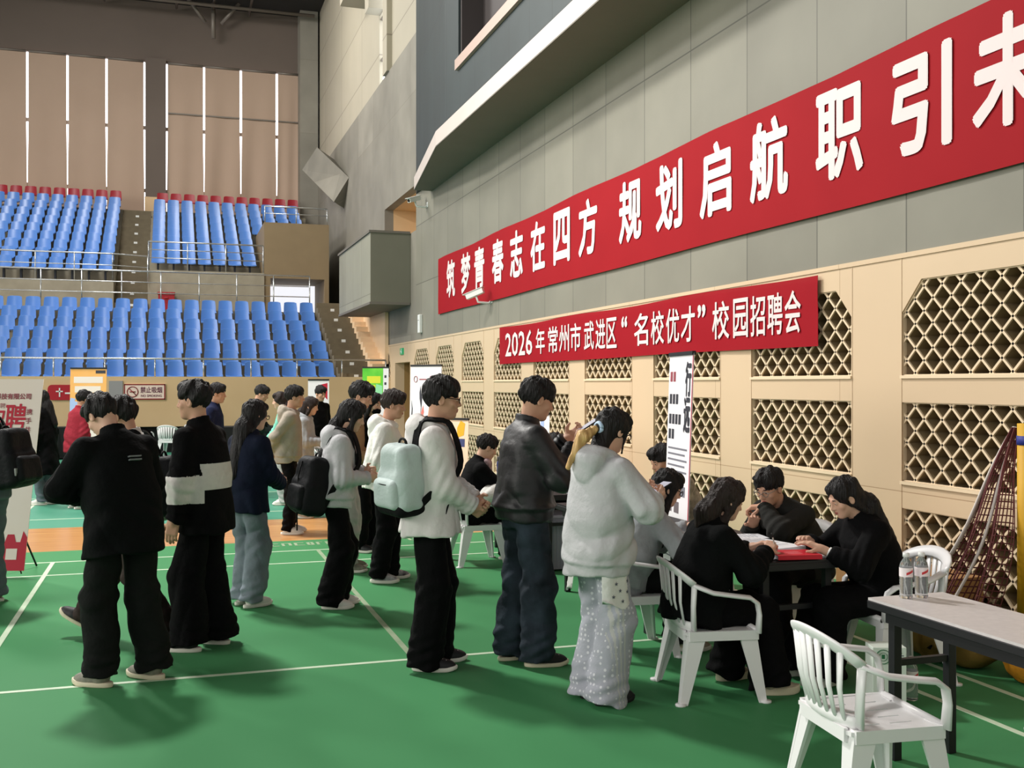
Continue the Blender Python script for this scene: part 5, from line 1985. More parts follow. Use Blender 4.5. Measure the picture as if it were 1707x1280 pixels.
def shoe(g, root, side, m_up, m_sole, h=0.006, chunky=1.0, m_lace=None):
    s = g.s
    a, toe, heel = (g.la, g.ltoe, g.lheel) if side < 0 else (g.ra, g.rtoe, g.rheel)
    pitch = heel * 300 if heel <= 0 else min(55, degrees_(atan2(heel, 0.13)))
    R = rotm(-side * toe if toe < 100 else 0, pitch)
    base = a - R @ V3(0, 0, 0.085)
    L = 0.140 * s
    nm = []

    def loc(p):
        return ((p - base.astype(np.float32)) @ R.astype(np.float32))

    def outline(q, grow):
        y = np.clip((q[:, 1] - 0.045 * s) / (L + 0.005), -1, 1)
        w = (0.040 + 0.009 * y - 0.012 * np.clip(y, -1, 0) ** 2) * s
        return w + grow, y

    def fs(p):
        q = loc(p)
        d2 = ell(q * np.array([1, 1, 0], dtype=np.float32), (0, 0.100 * s, 0), (0.049 * s + 0.002, 0.095 * s, 1.0))
        d3 = ell(q * np.array([1, 1, 0], dtype=np.float32), (0, 0.0 * s, 0), (0.041 * s + 0.002, 0.080 * s, 1.0))
        d = smin(d2, d3, 0.05)
        top_ = 0.028 * chunky + 0.012 * np.clip((q[:, 1] - 0.13 * s) / 0.07, 0, 1)
        bot = 0.012 * np.clip((q[:, 1] - 0.12 * s) / 0.07, 0, 1) ** 2
        return smax(d, np.maximum(q[:, 2] - top_, bot - q[:, 2]), 0.008)

    def fu(p):
        q = loc(p)
        d = ell(q, (0, 0.095 * s, 0.028), (0.046 * s, 0.092 * s, 0.046 * s))
        d = smin(d, cap(q, (0, 0.0, 0.045), (0, 0.07 * s, 0.045), 0.041 * s, 0.040 * s), 0.03)
        d = smin(d, cap(q, (0, -0.012 * s, 0.055), (0, 0.0, 0.095), 0.040 * s, 0.042 * s), 0.03)
        return smax(d, (0.02 - q[:, 2]), 0.004)

    lo, hi = bounds([base + R @ V3(0, -0.08, 0), base + R @ V3(0, 0.2, 0), base + R @ V3(0, 0, 0.12)], 0.07)
    o = sdf_mesh('shoe', fu, lo, hi, h, m_up, root)
    sdf_mesh('sole', fs, lo, hi, h, m_sole, o)
    if m_lace is not None:
        b = MB()
        for i in range(4):
            y, z = (0.055 + 0.022 * i) * s, (0.089 - 0.0072 * i) * s
            P = [base + R @ V3(x * 0.026 * s, y + (0.008 if x > 0 else -0.004), z - 0.012 * x * x) for x in (-1, -0.5, 0, 0.5, 1)]
            b.tube(P, 0.0045, 6)
        b.build('laces', m_lace, o)
    return o


def degrees_(r):
    return r * 180 / pi


def glasses(g, root, m, parent_name='glasses'):
    s = g.s
    b = MB()
    def W_(x, y, z):
        return g.head + g.RH @ V3(x, y, z) * s
    for sx in (-1, 1):
        P = [W_(sx * 0.033 + 0.024 * cos(a), 0.104 - 0.004 * abs(cos(a)), -0.002 + 0.018 * sin(a)) for a in [2 * pi * i / 16 for i in range(17)]]
        b.tube(P, 0.0022 * 1.2, 6)
        b.tube([W_(sx * 0.056, 0.100, 0.004), W_(sx * 0.079, 0.060, 0.006), W_(sx * 0.080, 0.004, 0.010)], 0.0026, 6)
    b.tube([W_(-0.010, 0.104, 0.0), W_(0.010, 0.104, 0.0)], 0.0025, 6)
    return b.build('glasses', m, root)


def place_m(x, y, face):
    """FACE: compass angle of the way the person looks, degrees from +x (into the wall) towards +y (away)"""
    return (x, y, 0), radians(face - 90)


def person(x, y, face, label, g, skin=None, z=0.0):
    root = empty('person', (x, y, z), radians(face - 90), label=label, cat='person')
    root['_'] = 0
    del root['_']
    return root


def backpack(px, py, face, label, g, m, m_strap, off=(0, -0.215, 0.30), size=(0.150, 0.085, 0.215), tilt=0, h=0.008, pocket=True, one_shoulder=0, yaw=0, extra=None, seed=2, side_panel=None):
    """rucksack worn on the back: body, pocket, handle and shoulder straps; a thing of its own"""
    s = g.s
    c = g.pelvis + g.RC @ (V3(*off) * s)
    c0 = V3(c[0], c[1], c[2] - size[2])
    fr = radians(face - 90)
    world = Vector((px, py, 0)) + Matrix.Rotation(fr, 3, 'Z') @ Vector(c0)
    root = empty('backpack', world, fr, label=label, cat='backpack')
    RR = g.RC @ rotm(yaw, tilt)
    hx, hy, hz = size

    def fb(p):
        p = p + c0.astype(np.float32)
        q = (p - c.astype(np.float32)) @ RR.astype(np.float32)
        wt = 1 - 0.18 * np.clip(q[:, 2] / hz, 0, 1)
        q2 = np.stack([q[:, 0] / wt, q[:, 1], q[:, 2]], 1)
        d = rbox(q2, (0, 0, 0), (hx, hy, hz), 0.06)
        d = smin(d, rbox(q2, (0, -0.02, -hz * 0.35), (hx * 0.98, hy, hz * 0.6), 0.05), 0.03)
        return d + folds(p, seed, 0.005)

    def fp(p):
        p = p + c0.astype(np.float32)
        q = (p - c.astype(np.float32)) @ RR.astype(np.float32)
        d = rbox(q, (0, -hy - 0.012, -hz * 0.42), (hx * 0.78, 0.045, hz * 0.42), 0.035)
        return d + folds(p, seed + 1, 0.004)

    R_ = np.array([0.24, 0.24, 0.30])
    o = sdf_mesh('bag_body', fb, c - c0 - R_, c - c0 + R_, h, m, root)
    if pocket:
        po = sdf_mesh('front_pocket', fp, c - c0 - R_, c - c0 + R_, h, extra or m, root)
        b = MB()
        zz = -hz * 0.42 + hz * 0.30
        P = [c - c0 + RR @ V3(x * hx * 0.6, -hy - 0.058 + 0.008 * x * x, zz) for x in (-1, -.5, 0, .5, 1)]
        b.tube(P, 0.004, 6)
        b.build('zip', m_strap, po)
    b = MB()
    P = [c - c0 + RR @ V3(0.045 * cos(a), 0.02, hz - 0.004 + 0.035 * sin(a)) for a in [i * pi / 6 for i in range(7)]]
    b.tube(P, 0.008, 6)
    b.build('handle', m_strap, root)
    for sx in (-1, 1):
        if one_shoulder and sx != one_shoulder:
            continue
        sh_ = g.ls if sx < 0 else g.rs
        a = g.neck + (sh_ - g.neck) * 0.62
        up = g.RC @ V3(0, 0, 1)
        fw = g.RC @ V3(0, 1, 0)
        rt = g.RC @ V3(sx, 0, 0)
        P = [c + RR @ V3(sx * 0.07, 0.06, hz * 0.85), a + up * 0.062 * s - fw * 0.085 * s, a + up * 0.083 * s, a + up * 0.055 * s + fw * 0.092 * s,
             g.chest + rt * 0.125 * s + fw * 0.158 * s, g.chest + rt * 0.178 * s + fw * 0.110 * s - up * 0.12 * s, g.chest + rt * 0.212 * s - up * 0.19 * s + fw * 0.01 * s, c + RR @ V3(sx * hx * 0.9, 0.05, -hz * 0.75)]
        P = [q - c0 for q in P]
        # smooth the path
        Q = [Vector(q) for q in P]
        S = []
        for i in range(len(Q) - 1):
            p0, p1, p2, p3 = Q[max(i - 1, 0)], Q[i], Q[i + 1], Q[min(i + 2, len(Q) - 1)]
            for t in (0, .25, .5, .75):
                S.append(0.5 * ((2 * p1) + (p2 - p0) * t + (2 * p0 - 5 * p1 + 4 * p2 - p3) * t * t + (3 * p1 - p0 - 3 * p2 + p3) * t ** 3))
        S.append(Q[-1])
        ctr = Vector(g.chest - c0)
        b = MB()
        vs, fs_ = [], []
        wd = 0.021
        for i, q in enumerate(S):
            d = (S[min(i + 1, len(S) - 1)] - S[max(i - 1, 0)]).normalized()
            outv = (q - ctr)
            outv = (outv - d * outv.dot(d)).normalized()
            xx = d.cross(outv).normalized()
            for kx, ko in ((-1, -0.006), (1, -0.006), (1, 0.008), (-1, 0.008)):
                vs.append(q + xx * kx * wd + outv * ko)
        for i in range(len(S) - 1):
            for k in range(4):
                fs_.append((i * 4 + k, i * 4 + (k + 1) % 4, (i + 1) * 4 + (k + 1) % 4, (i + 1) * 4 + k))
        fs_ += [(3, 2, 1, 0), tuple(range(len(S) * 4 - 4, len(S) * 4))]
        b.add(vs, fs_, 0, False)
        b.build('strap', m_strap, root)
    return root


# ------------------------------------------------------------------ cloth
def cloth(name, rgb, rough=0.9, var=0.35, vs=9, k=0.8, bump=0.35, bs=22, **kw):
    return mat(name, rgb, rough, spec=0.12, var=var, vscale=vs, rgb2=tuple(v * k for v in rgb), bump=bump, bscale=bs, **kw)


K_black = cloth('cloth_black', (10, 10, 12), k=0.7)
K_black2 = cloth('cloth_black_green', (12, 14, 15), k=0.75)
K_trous = cloth('trousers_black', (9, 9, 11), k=0.7)
K_trous2 = cloth('trousers_charcoal', (24, 26, 25), k=0.7)
K_grey = cloth('hoodie_grey', (194, 194, 197), k=0.88)
K_heather = cloth('hoodie_heather', (168, 172, 176), k=0.86, vs=30)
K_light = cloth('jacket_light_grey', (222, 218, 216), k=0.9)
K_white = cloth('hoodie_white', (232, 232, 226), k=0.92)
K_beige = cloth('hoodie_beige_grey', (164, 154, 142), k=0.88)
K_navy = cloth('sweater_navy', (24, 30, 48), k=0.75)
K_navy2 = cloth('jacket_navy', (32, 38, 66), k=0.8)
K_tan = cloth('jacket_tan', (140, 112, 82), k=0.82)
K_mint = cloth('top_mint', (130, 206, 184), k=0.85)
K_redc = cloth('jacket_red', (150, 44, 58), k=0.8)
K_green = cloth('jacket_dark_green', (36, 46, 44), k=0.8)
K_camo = cloth('jacket_pale_camo', (186, 176, 160), k=0.55, vs=18, var=0.8)
K_leather = mat('leather_black', (20, 20, 23), rough=0.52, spec=0.5, var=0.4, vscale=6, rgb2=(38, 38, 42), bump=0.25, bscale=18)
K_jean_l = cloth('denim_light', (130, 140, 150), k=0.72, vs=4, var=0.8)
K_jean_d = cloth('denim_dark', (54, 64, 74), k=0.5, vs=5, var=0.9)
K_jean_g = cloth('denim_grey', (104, 114, 122), k=0.72, vs=5, var=0.8)
K_pale = cloth('cloth_pale_grey', (186, 186, 184), k=0.88)
K_stripe = cloth('fleece_white', (212, 208, 204), k=0.9, vs=25)
K_shirtw = cloth('shirt_white', (224, 224, 220), k=0.92)
K_bagb = cloth('bag_black', (26, 27, 30), rough=0.6, k=0.7)
K_bagg = cloth('bag_pale_grey', (190, 204, 202), rough=0.6, k=0.92)
K_strap = cloth('strap_black', (18, 18, 20), rough=0.7)
S_white = mat('shoe_white', (216, 214, 208), rough=0.5, var=0.3, vscale=20, rgb2=(190, 188, 182))
S_black = mat('shoe_black', (24, 24, 26), rough=0.6)
S_grey = mat('shoe_grey', (140, 138, 122), rough=0.6, var=0.7, vscale=26, rgb2=(90, 88, 80))
S_sole = mat('sole_white', (222, 218, 208), rough=0.5)
S_cream = mat('sole_cream', (214, 204, 178), rough=0.55)
S_beige = mat('shoe_beige', (190, 180, 160), rough=0.6, var=0.8, vscale=24, rgb2=(140, 128, 108))
S_bw = mat('shoe_grey_white', (196, 196, 198), rough=0.5, var=1.0, vscale=14, rgb2=(52, 52, 58))

# dotted trousers
K_dots = cloth('trousers_dotted', (168, 170, 180), k=0.92)
nt = K_dots.node_tree
tc = nt.nodes.new('ShaderNodeTexCoord')
vo = nt.nodes.new('ShaderNodeTexVoronoi')
vo.inputs['Scale'].default_value = 34
vo.inputs['Randomness'].default_value = 0.25
nt.links.new(tc.outputs['Object'], vo.inputs['Vector'])
mr = nt.nodes.new('ShaderNodeMath')
mr.operation = 'LESS_THAN'
mr.inputs[1].default_value = 0.27
nt.links.new(vo.outputs['Distance'], mr.inputs[0])
mx = nt.nodes.new('ShaderNodeMix')
mx.data_type = 'RGBA'
mx.inputs[6].default_value = lin((166, 168, 178))
mx.inputs[7].default_value = lin((208, 208, 214))
nt.links.new(mr.outputs[0], mx.inputs[0])
nt.links.new(mx.outputs[2], nt.nodes['Principled BSDF'].inputs['Base Color'])


def to_world(x, y, face, p):
    return Vector((x, y, 0)) + Matrix.Rotation(radians(face - 90), 3, 'Z') @ Vector(p)


def dirw(face, v):
    return Matrix.Rotation(radians(face - 90), 3, 'Z') @ Vector(v)


def phone(loc, xd, yd, label, m_case=None):
    root = empty('phone', (0, 0, 0), label=label, cat='phone')
    root.matrix_world = frame_m(loc, xd, yd)
    b = MB()
    b.box((-0.037, -0.078, -0.005), (0.037, 0.078, 0.004))
    b.build('phone_case', m_case or M_tabledark, root, bevel=0.004)
    b = MB()
    b.box((-0.034, -0.074, 0.004), (0.034, 0.074, 0.0048))
    b.build('screen', bpy.data.materials.get('phone_screen') or mat('phone_screen', (190, 190, 205), rough=0.15, emit=0.25), root)
    return root


def std(x, y, face, label, g, skin, hairstyle, hairm, topm, trm, shoem, solem, near=True, lace=None, topkw=None, trkw=None, lhand=None, rhand=None, hair_seed=1, chunky=1.0, drop=0.04, z=0.0):
    root = person(x, y, face, label, g, z=z)
    k = 1.0 if near else 1.35
    body(g, root, skin, lhand, rhand, h=(0.0052 if near else 0.0068))
    hair(g, root, hairstyle, hairm, h=0.0065 * k, seed=hair_seed, drop=drop)
    top(g, root, topm, h=0.0085 * k, **(topkw or {}))
    trousers(g, root, trm, h=0.0085 * k, **(trkw or {}))
    shoe(g, root, -1, shoem, solem, h=0.006 * k, chunky=chunky, m_lace=lace)
    shoe(g, root, 1, shoem, solem, h=0.006 * k, chunky=chunky, m_lace=lace)
    return root


# --- 1 back and rucksack at the left edge
g = Figure(H=1.74, lean=6, head_pitch=20, lh=(-0.12, 0.30, 1.05), rh=(0.12, 0.30, 1.05), lf=(-0.1, 0.0), rf=(0.1, 0.03))
std(-1.38, 9.34, 150, 'person in light jeans and dark jacket cut off by the left edge', g, M_skin, 'short', M_hair, K_green, K_jean_g, S_grey, S_sole, topkw=dict(hem=-0.02, seed=11), trkw=dict(wide=1.15))
bp = backpack(-1.38, 9.34, 150, 'black rucksack on the back of the person at the left edge', g, K_bagb, K_strap, off=(0, -0.235, 0.19), size=(0.17, 0.105, 0.235))
b = MB()
b.box((-0.03, -0.008, -0.03), (0.03, 0.008, 0.03))
t = b.build('bag_tag', mat('tag_grey', (150, 150, 150), rough=0.5), bp, bevel=0.004)
t.location = (-0.125, -0.14, 0.14)
t['label'] = 'small grey plastic tag'

# --- 2 woman in a long black coat
g = Figure(H=1.65, lean=1, head_pitch=4, lf=(-0.08, 0.02), rf=(0.08, -0.04))
std(-1.74, 16.75, 158, 'person with long black hair in a long black coat, beside the pink poster', g, M_skin2, 'long', M_hair, K_black, K_jean_g, S_white, S_sole, near=False, topkw=dict(hem=-0.46, seed=12, flare=1.05, name='coat', collar=True), trkw=dict(wide=1.0))

# --- 3 man in black, back to us
def m3(fc):
    return np.zeros(len(fc), dtype=np.int32)
g = Figure(H=1.74, lean=7, chest=6, head_pitch=42, head_yaw=8, shoulder=1.10, lh=(-0.10, 0.34, 1.08), rh=(0.10, 0.32, 1.05), lelbow=(-1.1, -0.5, -0.2), relbow=(1.2, -0.45, -0.2),
           lf=(-0.13, 0.02), rf=(0.16, -0.06), ltoe=22, rtoe=-18)
X3, Y3, F3 = -0.27, 6.64, 122
r3 = std(X3, Y3, F3, 'person in a black jacket with small back label, seen from behind, looking down', g, M_skin2, 'crop', M_hair, K_black2, K_trous2, S_grey, S_cream, lace=S_white,
         topkw=dict(hem=-0.17, wide=1.14, sleeve=1.25, seed=13, flare=1.02, name='jacket'), trkw=dict(wide=1.35, taper=0.98, seed=13, hem=0.065), lhand=dict(curl=0.9), rhand=dict(curl=0.9), chunky=1.1)
b = MB()
c = g.neck + g.RC @ V3(0.02, -0.150, -0.16)
for dz in (0, -0.02):
    q = c + g.RC @ V3(0, 0, dz)
    b.obox(q, (0.075, 0.05, 0.008), Matrix(g.RC.tolist()))
o = b.build('back_label', mat('label_grey_print', (120, 124, 128), rough=0.6), r3)
o['label'] = 'small grey printed label'
phone(to_world(X3, Y3, F3, (0.0, 0.42, 1.10)), dirw(F3, (1, 0, 0)), dirw(F3, (0, 0.6, 0.8)), 'phone held by the person in black with the back label')

# --- 4 walking behind him
g = Figure(H=1.70, lean=4, head_pitch=18, head_yaw=-10, lf=(-0.08, -0.20), rf=(0.08, 0.46), lheel=0.0, rheel=-0.09, hipz=0.88, lh=(-0.25, 0.16, 0.92), rh=(0.24, 0.10, 0.86))
X4, Y4, F4 = -0.20, 7.70, 160
std(X4, Y4, F4, 'person walking left in pale shirt and brown trousers, half hidden behind others', g, M_skin, 'short', M_hair, K_shirtw, cloth('trousers_brown', (52, 44, 40), k=0.7), S_black, S_cream, topkw=dict(hem=-0.06, seed=14), trkw=dict(wide=1.3))
backpack(X4, Y4, F4, 'black rucksack on the person walking in a pale shirt', g, K_bagb, K_strap, off=(0.02, -0.23, 0.16), size=(0.16, 0.10, 0.20))
pr = empty('paper_sheet', to_world(X4, Y4, F4, (0.235, 0.145, 0.74)), radians(F4 - 90), label='white paper held by the walking person in a pale shirt', cat='paper')
b = MB()
b.slab(lambda u, v: (0.02 * sin(v * 3), (u - .5) * 0.15, (v - .5) * 0.21), 4, 6, (0.002, 0, 0))
b.build('sheet', M_paper, pr)

# --- 5 man with a white stripe
g = Figure(H=1.76, lean=1, head_pitch=2, head_yaw=6, shoulder=1.05, lh=(-0.275, 0.07, 0.80), rh=(0.25, 0.10, 0.80), lf=(-0.13, 0.03), rf=(0.11, -0.05), ltoe=6, rtoe=4)
def stripe(fc):
    m = np.zeros(len(fc), dtype=np.int32)
    arm = (np.abs(fc[:, 0]) > 0.185)
    z = fc[:, 2]
    m[arm & (z > 0.985) & (z < 1.165)] = 1
    m[(~arm) & (z > 1.07) & (z < 1.24)] = 1
    return m
X5, Y5, F5 = 0.21, 7.36, 148
std(X5, Y5, F5, 'person in black fleece with a broad white stripe and wide black trousers', g, M_skin, 'short', M_hair, K_black, K_trous, S_black, S_sole, lace=S_white,
    topkw=dict(hem=-0.155, wide=1.12, sleeve=1.30, seed=15, mats=[K_black, K_stripe], matfn=stripe, name='fleece_jacket'), trkw=dict(wide=1.42, taper=1.1, hem=0.05, seed=15), hair_seed=4, chunky=1.1)

# --- 6 woman in navy sweater
g = Figure(H=1.62, lean=2, head_pitch=10, head_yaw=-5, lh=(-0.05, 0.30, 0.98), rh=(0.06, 0.30, 0.96), lf=(-0.08, 0.03), rf=(0.08, 0.0), shoulder=0.95)
r6 = std(0.56, 8.62, 34, 'person with very long black hair, navy sweater and pale jeans', g, M_skin2, 'long', M_hair, K_navy, K_jean_l, S_white, S_sole, topkw=dict(hem=-0.12, wide=1.06, sleeve=1.2, seed=16, name='sweater'), trkw=dict(wide=1.35, taper=1.05, seed=16), lhand=dict(curl=0.8), rhand=dict(curl=0.8), hair_seed=5, drop=0.16)
glasses(g, r6, M_black)

# --- 7, 8 far men
g = Figure(H=1.75, head_pitch=6, lean=1)
std(0.50, 14.55, -14, 'person in a navy jacket standing far behind the white striped fleece', g, M_skin, 'short', M_hair, K_navy2, K_trous, S_white, S_sole, near=False, topkw=dict(hem=-0.08, seed=17))
g = Figure(H=1.74, head_pitch=22, lean=3, lh=(-0.05, 0.3, 1.0), rh=(0.06, 0.3, 1.0))
std(1.22, 17.0, -20, 'person in dark green looking down before the tan stand wall', g, M_skin, 'short', M_hair, K_green, K_trous, S_black, S_sole, near=False, topkw=dict(hem=-0.08, seed=18))

# --- 9 man with hands behind his back
g = Figure(H=1.72, lean=1, head_pitch=4, lh=(-0.05, -0.17, 0.98), rh=(0.04, -0.18, 0.97), lelbow=(-0.9, -0.4, 0), relbow=(0.9, -0.4, 0), lf=(-0.1, 0.02), rf=(0.11, 0.0))
std(1.31, 12.66, -10, 'person in a beige grey hoodie with hands behind the back', g, M_skin, 'crop', M_hair, K_beige, K_trous, S_white, S_sole, topkw=dict(hem=-0.08, seed=19, hood=True, rib=0.05, name='hoodie'), trkw=dict(wide=1.1, taper=0.75), lhand=dict(curl=0.6), rhand=dict(curl=0.6), lace=S_black)

# --- 10 woman in mint with papers
g = Figure(H=1.63, lean=2, head_pitch=10, lh=(-0.05, 0.30, 0.92), rh=(0.07, 0.30, 0.92))
X10, Y10, F10 = 1.60, 15.7, 165
std(X10, Y10, F10, 'person with long dark hair in a mint top, beside the beige grey hoodie', g, M_skin2, 'long', M_hair_brown, K_mint, K_pale, S_white, S_sole, near=False, topkw=dict(hem=-0.06, seed=20), trkw=dict(wide=1.3))
pr = empty('paper_sheet', to_world(X10, Y10, F10, (0, 0.46, 0.96)), radians(F10 - 90), label='white printed papers held by the person in mint', cat='paper')
b = MB()
b.slab(lambda u, v: ((u - .5) * 0.30, 0.10 * (v - .5), (v - .5) * 0.42), 4, 6, (0, 0.004, 0))
b.build('sheet', M_paper, pr)
b = MB()
for k in range(5):
    b.obox((0, 0.10 * (0.2 - k * .1) - 0.003, 0.42 * (.2 - k * .1)), (0.2, 0.002, 0.012))
b.build('print', M_ink, pr)

# --- 11 woman in pale hoodie and pale skirt
g = Figure(H=1.58, lean=2, head_pitch=14, lh=(-0.05, 0.26, 1.0), rh=(0.06, 0.26, 1.0), shoulder=0.93)
std(1.66, 14.15, -20, 'person in pale grey hoodie and wide pale trousers right of the beige hoodie', g, M_skin2, 'bob', M_hair_brown, K_heather, K_pale, S_white, S_sole, near=False, topkw=dict(hem=-0.10, seed=21, hood=True, sleeve=1.15, name='hoodie'), trkw=dict(wide=1.6, taper=1.2))

# --- 12 man further back, 13 seated small figure
g = Figure(H=1.72, head_pitch=16, lean=2)
std(2.36, 18.2, -60, 'person in black standing before the narrow white and red poster', g, M_skin, 'short', M_hair, K_black, K_trous, S_black, S_sole, near=False, topkw=dict(seed=22))
g = Figure(H=1.66, lean=12, hipz=0.525, head_pitch=20, lf=(-0.1, 0.36), rf=(0.1, 0.36), lh=(-0.08, 0.36, 0.75), rh=(0.08, 0.36, 0.75))
std(2.43, 17.12, -20, 'small seated person with dark brown hair far back in the queue gap', g, M_skin2, 'long', M_hair_brown, K_black, K_trous, S_white, S_sole, near=False, topkw=dict(hem=-0.04, seed=23))

# --- 14 woman in grey hoodie with a low black rucksack
g = Figure(H=1.63, lean=4, head_pitch=20, lh=(-0.06, 0.24, 1.06), rh=(0.07, 0.26, 1.02), lf=(-0.07, 0.02), rf=(0.08, -0.03), shoulder=0.96)
X14, Y14, F14 = 1.23, 8.38, -8
std(X14, Y14, F14, 'person in a pale grey hoodie and black trousers wearing a low black rucksack', g, M_skin2, 'longside', M_hair, K_grey, K_trous, S_white, S_sole, topkw=dict(hem=-0.08, wide=1.08, sleeve=1.3, seed=24, hood=True, rib=0.05, name='hoodie'), trkw=dict(wide=1.35, taper=1.1, hem=0.02, seed=24), hair_seed=3, lhand=dict(curl=0.8), rhand=dict(curl=0.8))
bp = backpack(X14, Y14, F14, 'black rucksack hanging low on the pale grey hoodie', g, K_bagb, K_strap, off=(0.09, -0.200, 0.07), size=(0.155, 0.095, 0.225), yaw=26)
b = MB()
b.tube([(0.03, -0.07, 0.42), (0.035, -0.10, 0.3), (0.03, -0.11, 0.02), (0.03, -0.11, -0.12)], 0.006, 6)
b.build('hanging_strap', K_strap, bp)

# --- 15, 16 behind her
g = Figure(H=1.78, lean=5, head_pitch=20, lh=(-0.06, 0.26, 1.05), rh=(0.06, 0.26, 1.05), rf=(0.1, 0.05))
r15 = std(1.56, 10.0, -22, 'tall person in a tan jacket and pale trousers bending forward behind the grey hoodie', g, M_skin, 'short', M_hair, K_tan, K_pale, S_grey, S_sole, topkw=dict(hem=-0.08, seed=25, collar=True), trkw=dict(wide=1.25), hair_seed=6)
g = Figure(H=1.66, lean=2, head_pitch=8)
r16 = std(1.94, 11.1, -40, 'person in black with a black face mask behind the white hoodie', g, M_skin2, 'bob', M_hair, K_black, K_trous, S_black, S_sole, topkw=dict(hem=-0.12, seed=26))
def fmask(p):
    q = head_local(g, p)
    d = ell(q, (0, 0.040, -0.062), (0.064, 0.070, 0.050))
    return smax(d, -ell(q, (0, 0.026, -0.055), (0.062, 0.070, 0.060)), 0.004) * g.s
sdf_mesh('face_mask', fmask, g.head - 0.13, g.head + 0.13, 0.006, K_black, r16)

# --- 17 man in a white hoodie
g = Figure(H=1.69, lean=2, head_pitch=10, lh=(-0.16, 0.20, 1.0), rh=(0.17, 0.20, 0.98), lf=(-0.1, 0.05), rf=(0.11, -0.02), girth=1.05)
std(1.80, 9.36, -18, 'person in a white hoodie and black trousers with grey and white sneakers', g, M_skin, 'short', M_hair_brown, K_white, K_trous, S_bw, S_sole, lace=S_white, topkw=dict(hem=-0.075, wide=1.08, sleeve=1.25, seed=27, hood=True, name='hoodie'), trkw=dict(wide=1.25, seed=27), hair_seed=8, chunky=1.1)

# --- 18 man in light jacket with pale rucksack
g = Figure(H=1.785, lean=1, chest=3, head_pitch=5, lh=(-0.05, 0.27, 1.03), rh=(0.055, 0.26, 1.0), lf=(-0.09, 0.04), rf=(0.11, -0.03), shoulder=1.03, relbow=(0.6, -0.75, -0.3))
X18, Y18, F18 = 1.54, 6.44, -14
r18 = std(X18, Y18, F18, 'person with glasses in a light grey jacket, black trousers and black canvas shoes', g, M_skin, 'crop', M_hair, K_light, K_trous, S_black, S_sole, lace=S_sole, topkw=dict(hem=-0.12, wide=1.10, sleeve=1.38, seed=28, hood=True, flare=1.14, name='jacket'), trkw=dict(wide=1.42, taper=1.05, hem=0.04, seed=28), lhand=dict(curl=0.7), rhand=dict(curl=0.7, d=(-0.5, 0.6, -0.5)), hair_seed=2)
glasses(g, r18, M_black)
b = MB()
q0 = g.pelvis + g.R @ V3(0.175, 0.12, 0.10)
b.tube([q0, q0 + V3(0.01, -0.035, -0.12)], 0.006, 6)
o = b.build('pocket_zip', K_strap, r18)
o['label'] = 'black pocket zip'
bp18 = backpack(X18, Y18, F18, 'pale grey rucksack with black straps on the light grey jacket', g, K_bagg, K_strap, off=(0.13, -0.180, 0.21), size=(0.155, 0.085, 0.205), tilt=-8, yaw=32, extra=K_bagg, h=0.007)

c_ = g.pelvis + g.RC @ (V3(0.13, -0.180, 0.21) * g.s)
c0_ = V3(c_[0], c_[1], c_[2] - 0.205)
R18 = g.RC @ rotm(32, -8)
def fbase(p):
    q = (p + c0_.astype(np.float32) - c_.astype(np.float32)) @ R18.astype(np.float32)
    return rbox(q, (0.0, -0.012, -0.180), (0.148, 0.102, 0.048), 0.04)
o = sdf_mesh('bag_base', fbase, (-0.3, -0.3, -0.2), (0.3, 0.3, 0.4), 0.008, K_strap, bp18)
o['label'] = 'black base of the rucksack'

# --- 19 man in black leather jacket with phone
g = Figure(H=1.79, lean=0, chest=2, head_pitch=18, lh=(-0.03, 0.30, 1.40), rh=(0.13, 0.28, 1.36), relbow=(0.45, -0.2, -0.9), lelbow=(-0.5, -0.2, -0.8), lf=(-0.11, -0.06), rf=(0.10, 0.05), ltoe=10, rtoe=10)
X19, Y19, F19 = 2.12, 6.32, 2
std(X19, Y19, F19, 'person in a black leather jacket and dark jeans looking at a phone', g, M_skin, 'fringe', M_hair, K_leather, K_jean_d, S_black, S_cream, lace=S_cream, topkw=dict(hem=-0.045, wide=1.12, sleeve=1.35, seed=29, rib=0.05, name='leather_jacket'), trkw=dict(wide=1.38, taper=1.0, hem=0.045, seed=29, amp=0.012),
    lhand=dict(curl=0.75, n=(0.6, -0.3, 0.6), d=(0.2, 0.8, 0.55), side=(0.3, -0.6, 0.6)), rhand=dict(curl=0.7, n=(-0.6, -0.2, 0.6), d=(-0.3, 0.8, 0.5), side=(-0.3, -0.5, 0.7)), hair_seed=9)
ph = (g.lw + g.rw) / 2 + V3(0, 0.125, 0.115)
phone(to_world(X19, Y19, F19, ph), dirw(F19, (1, 0, 0)), dirw(F19, (0, 0.86, 0.5)), 'phone in the hands of the person in black leather')

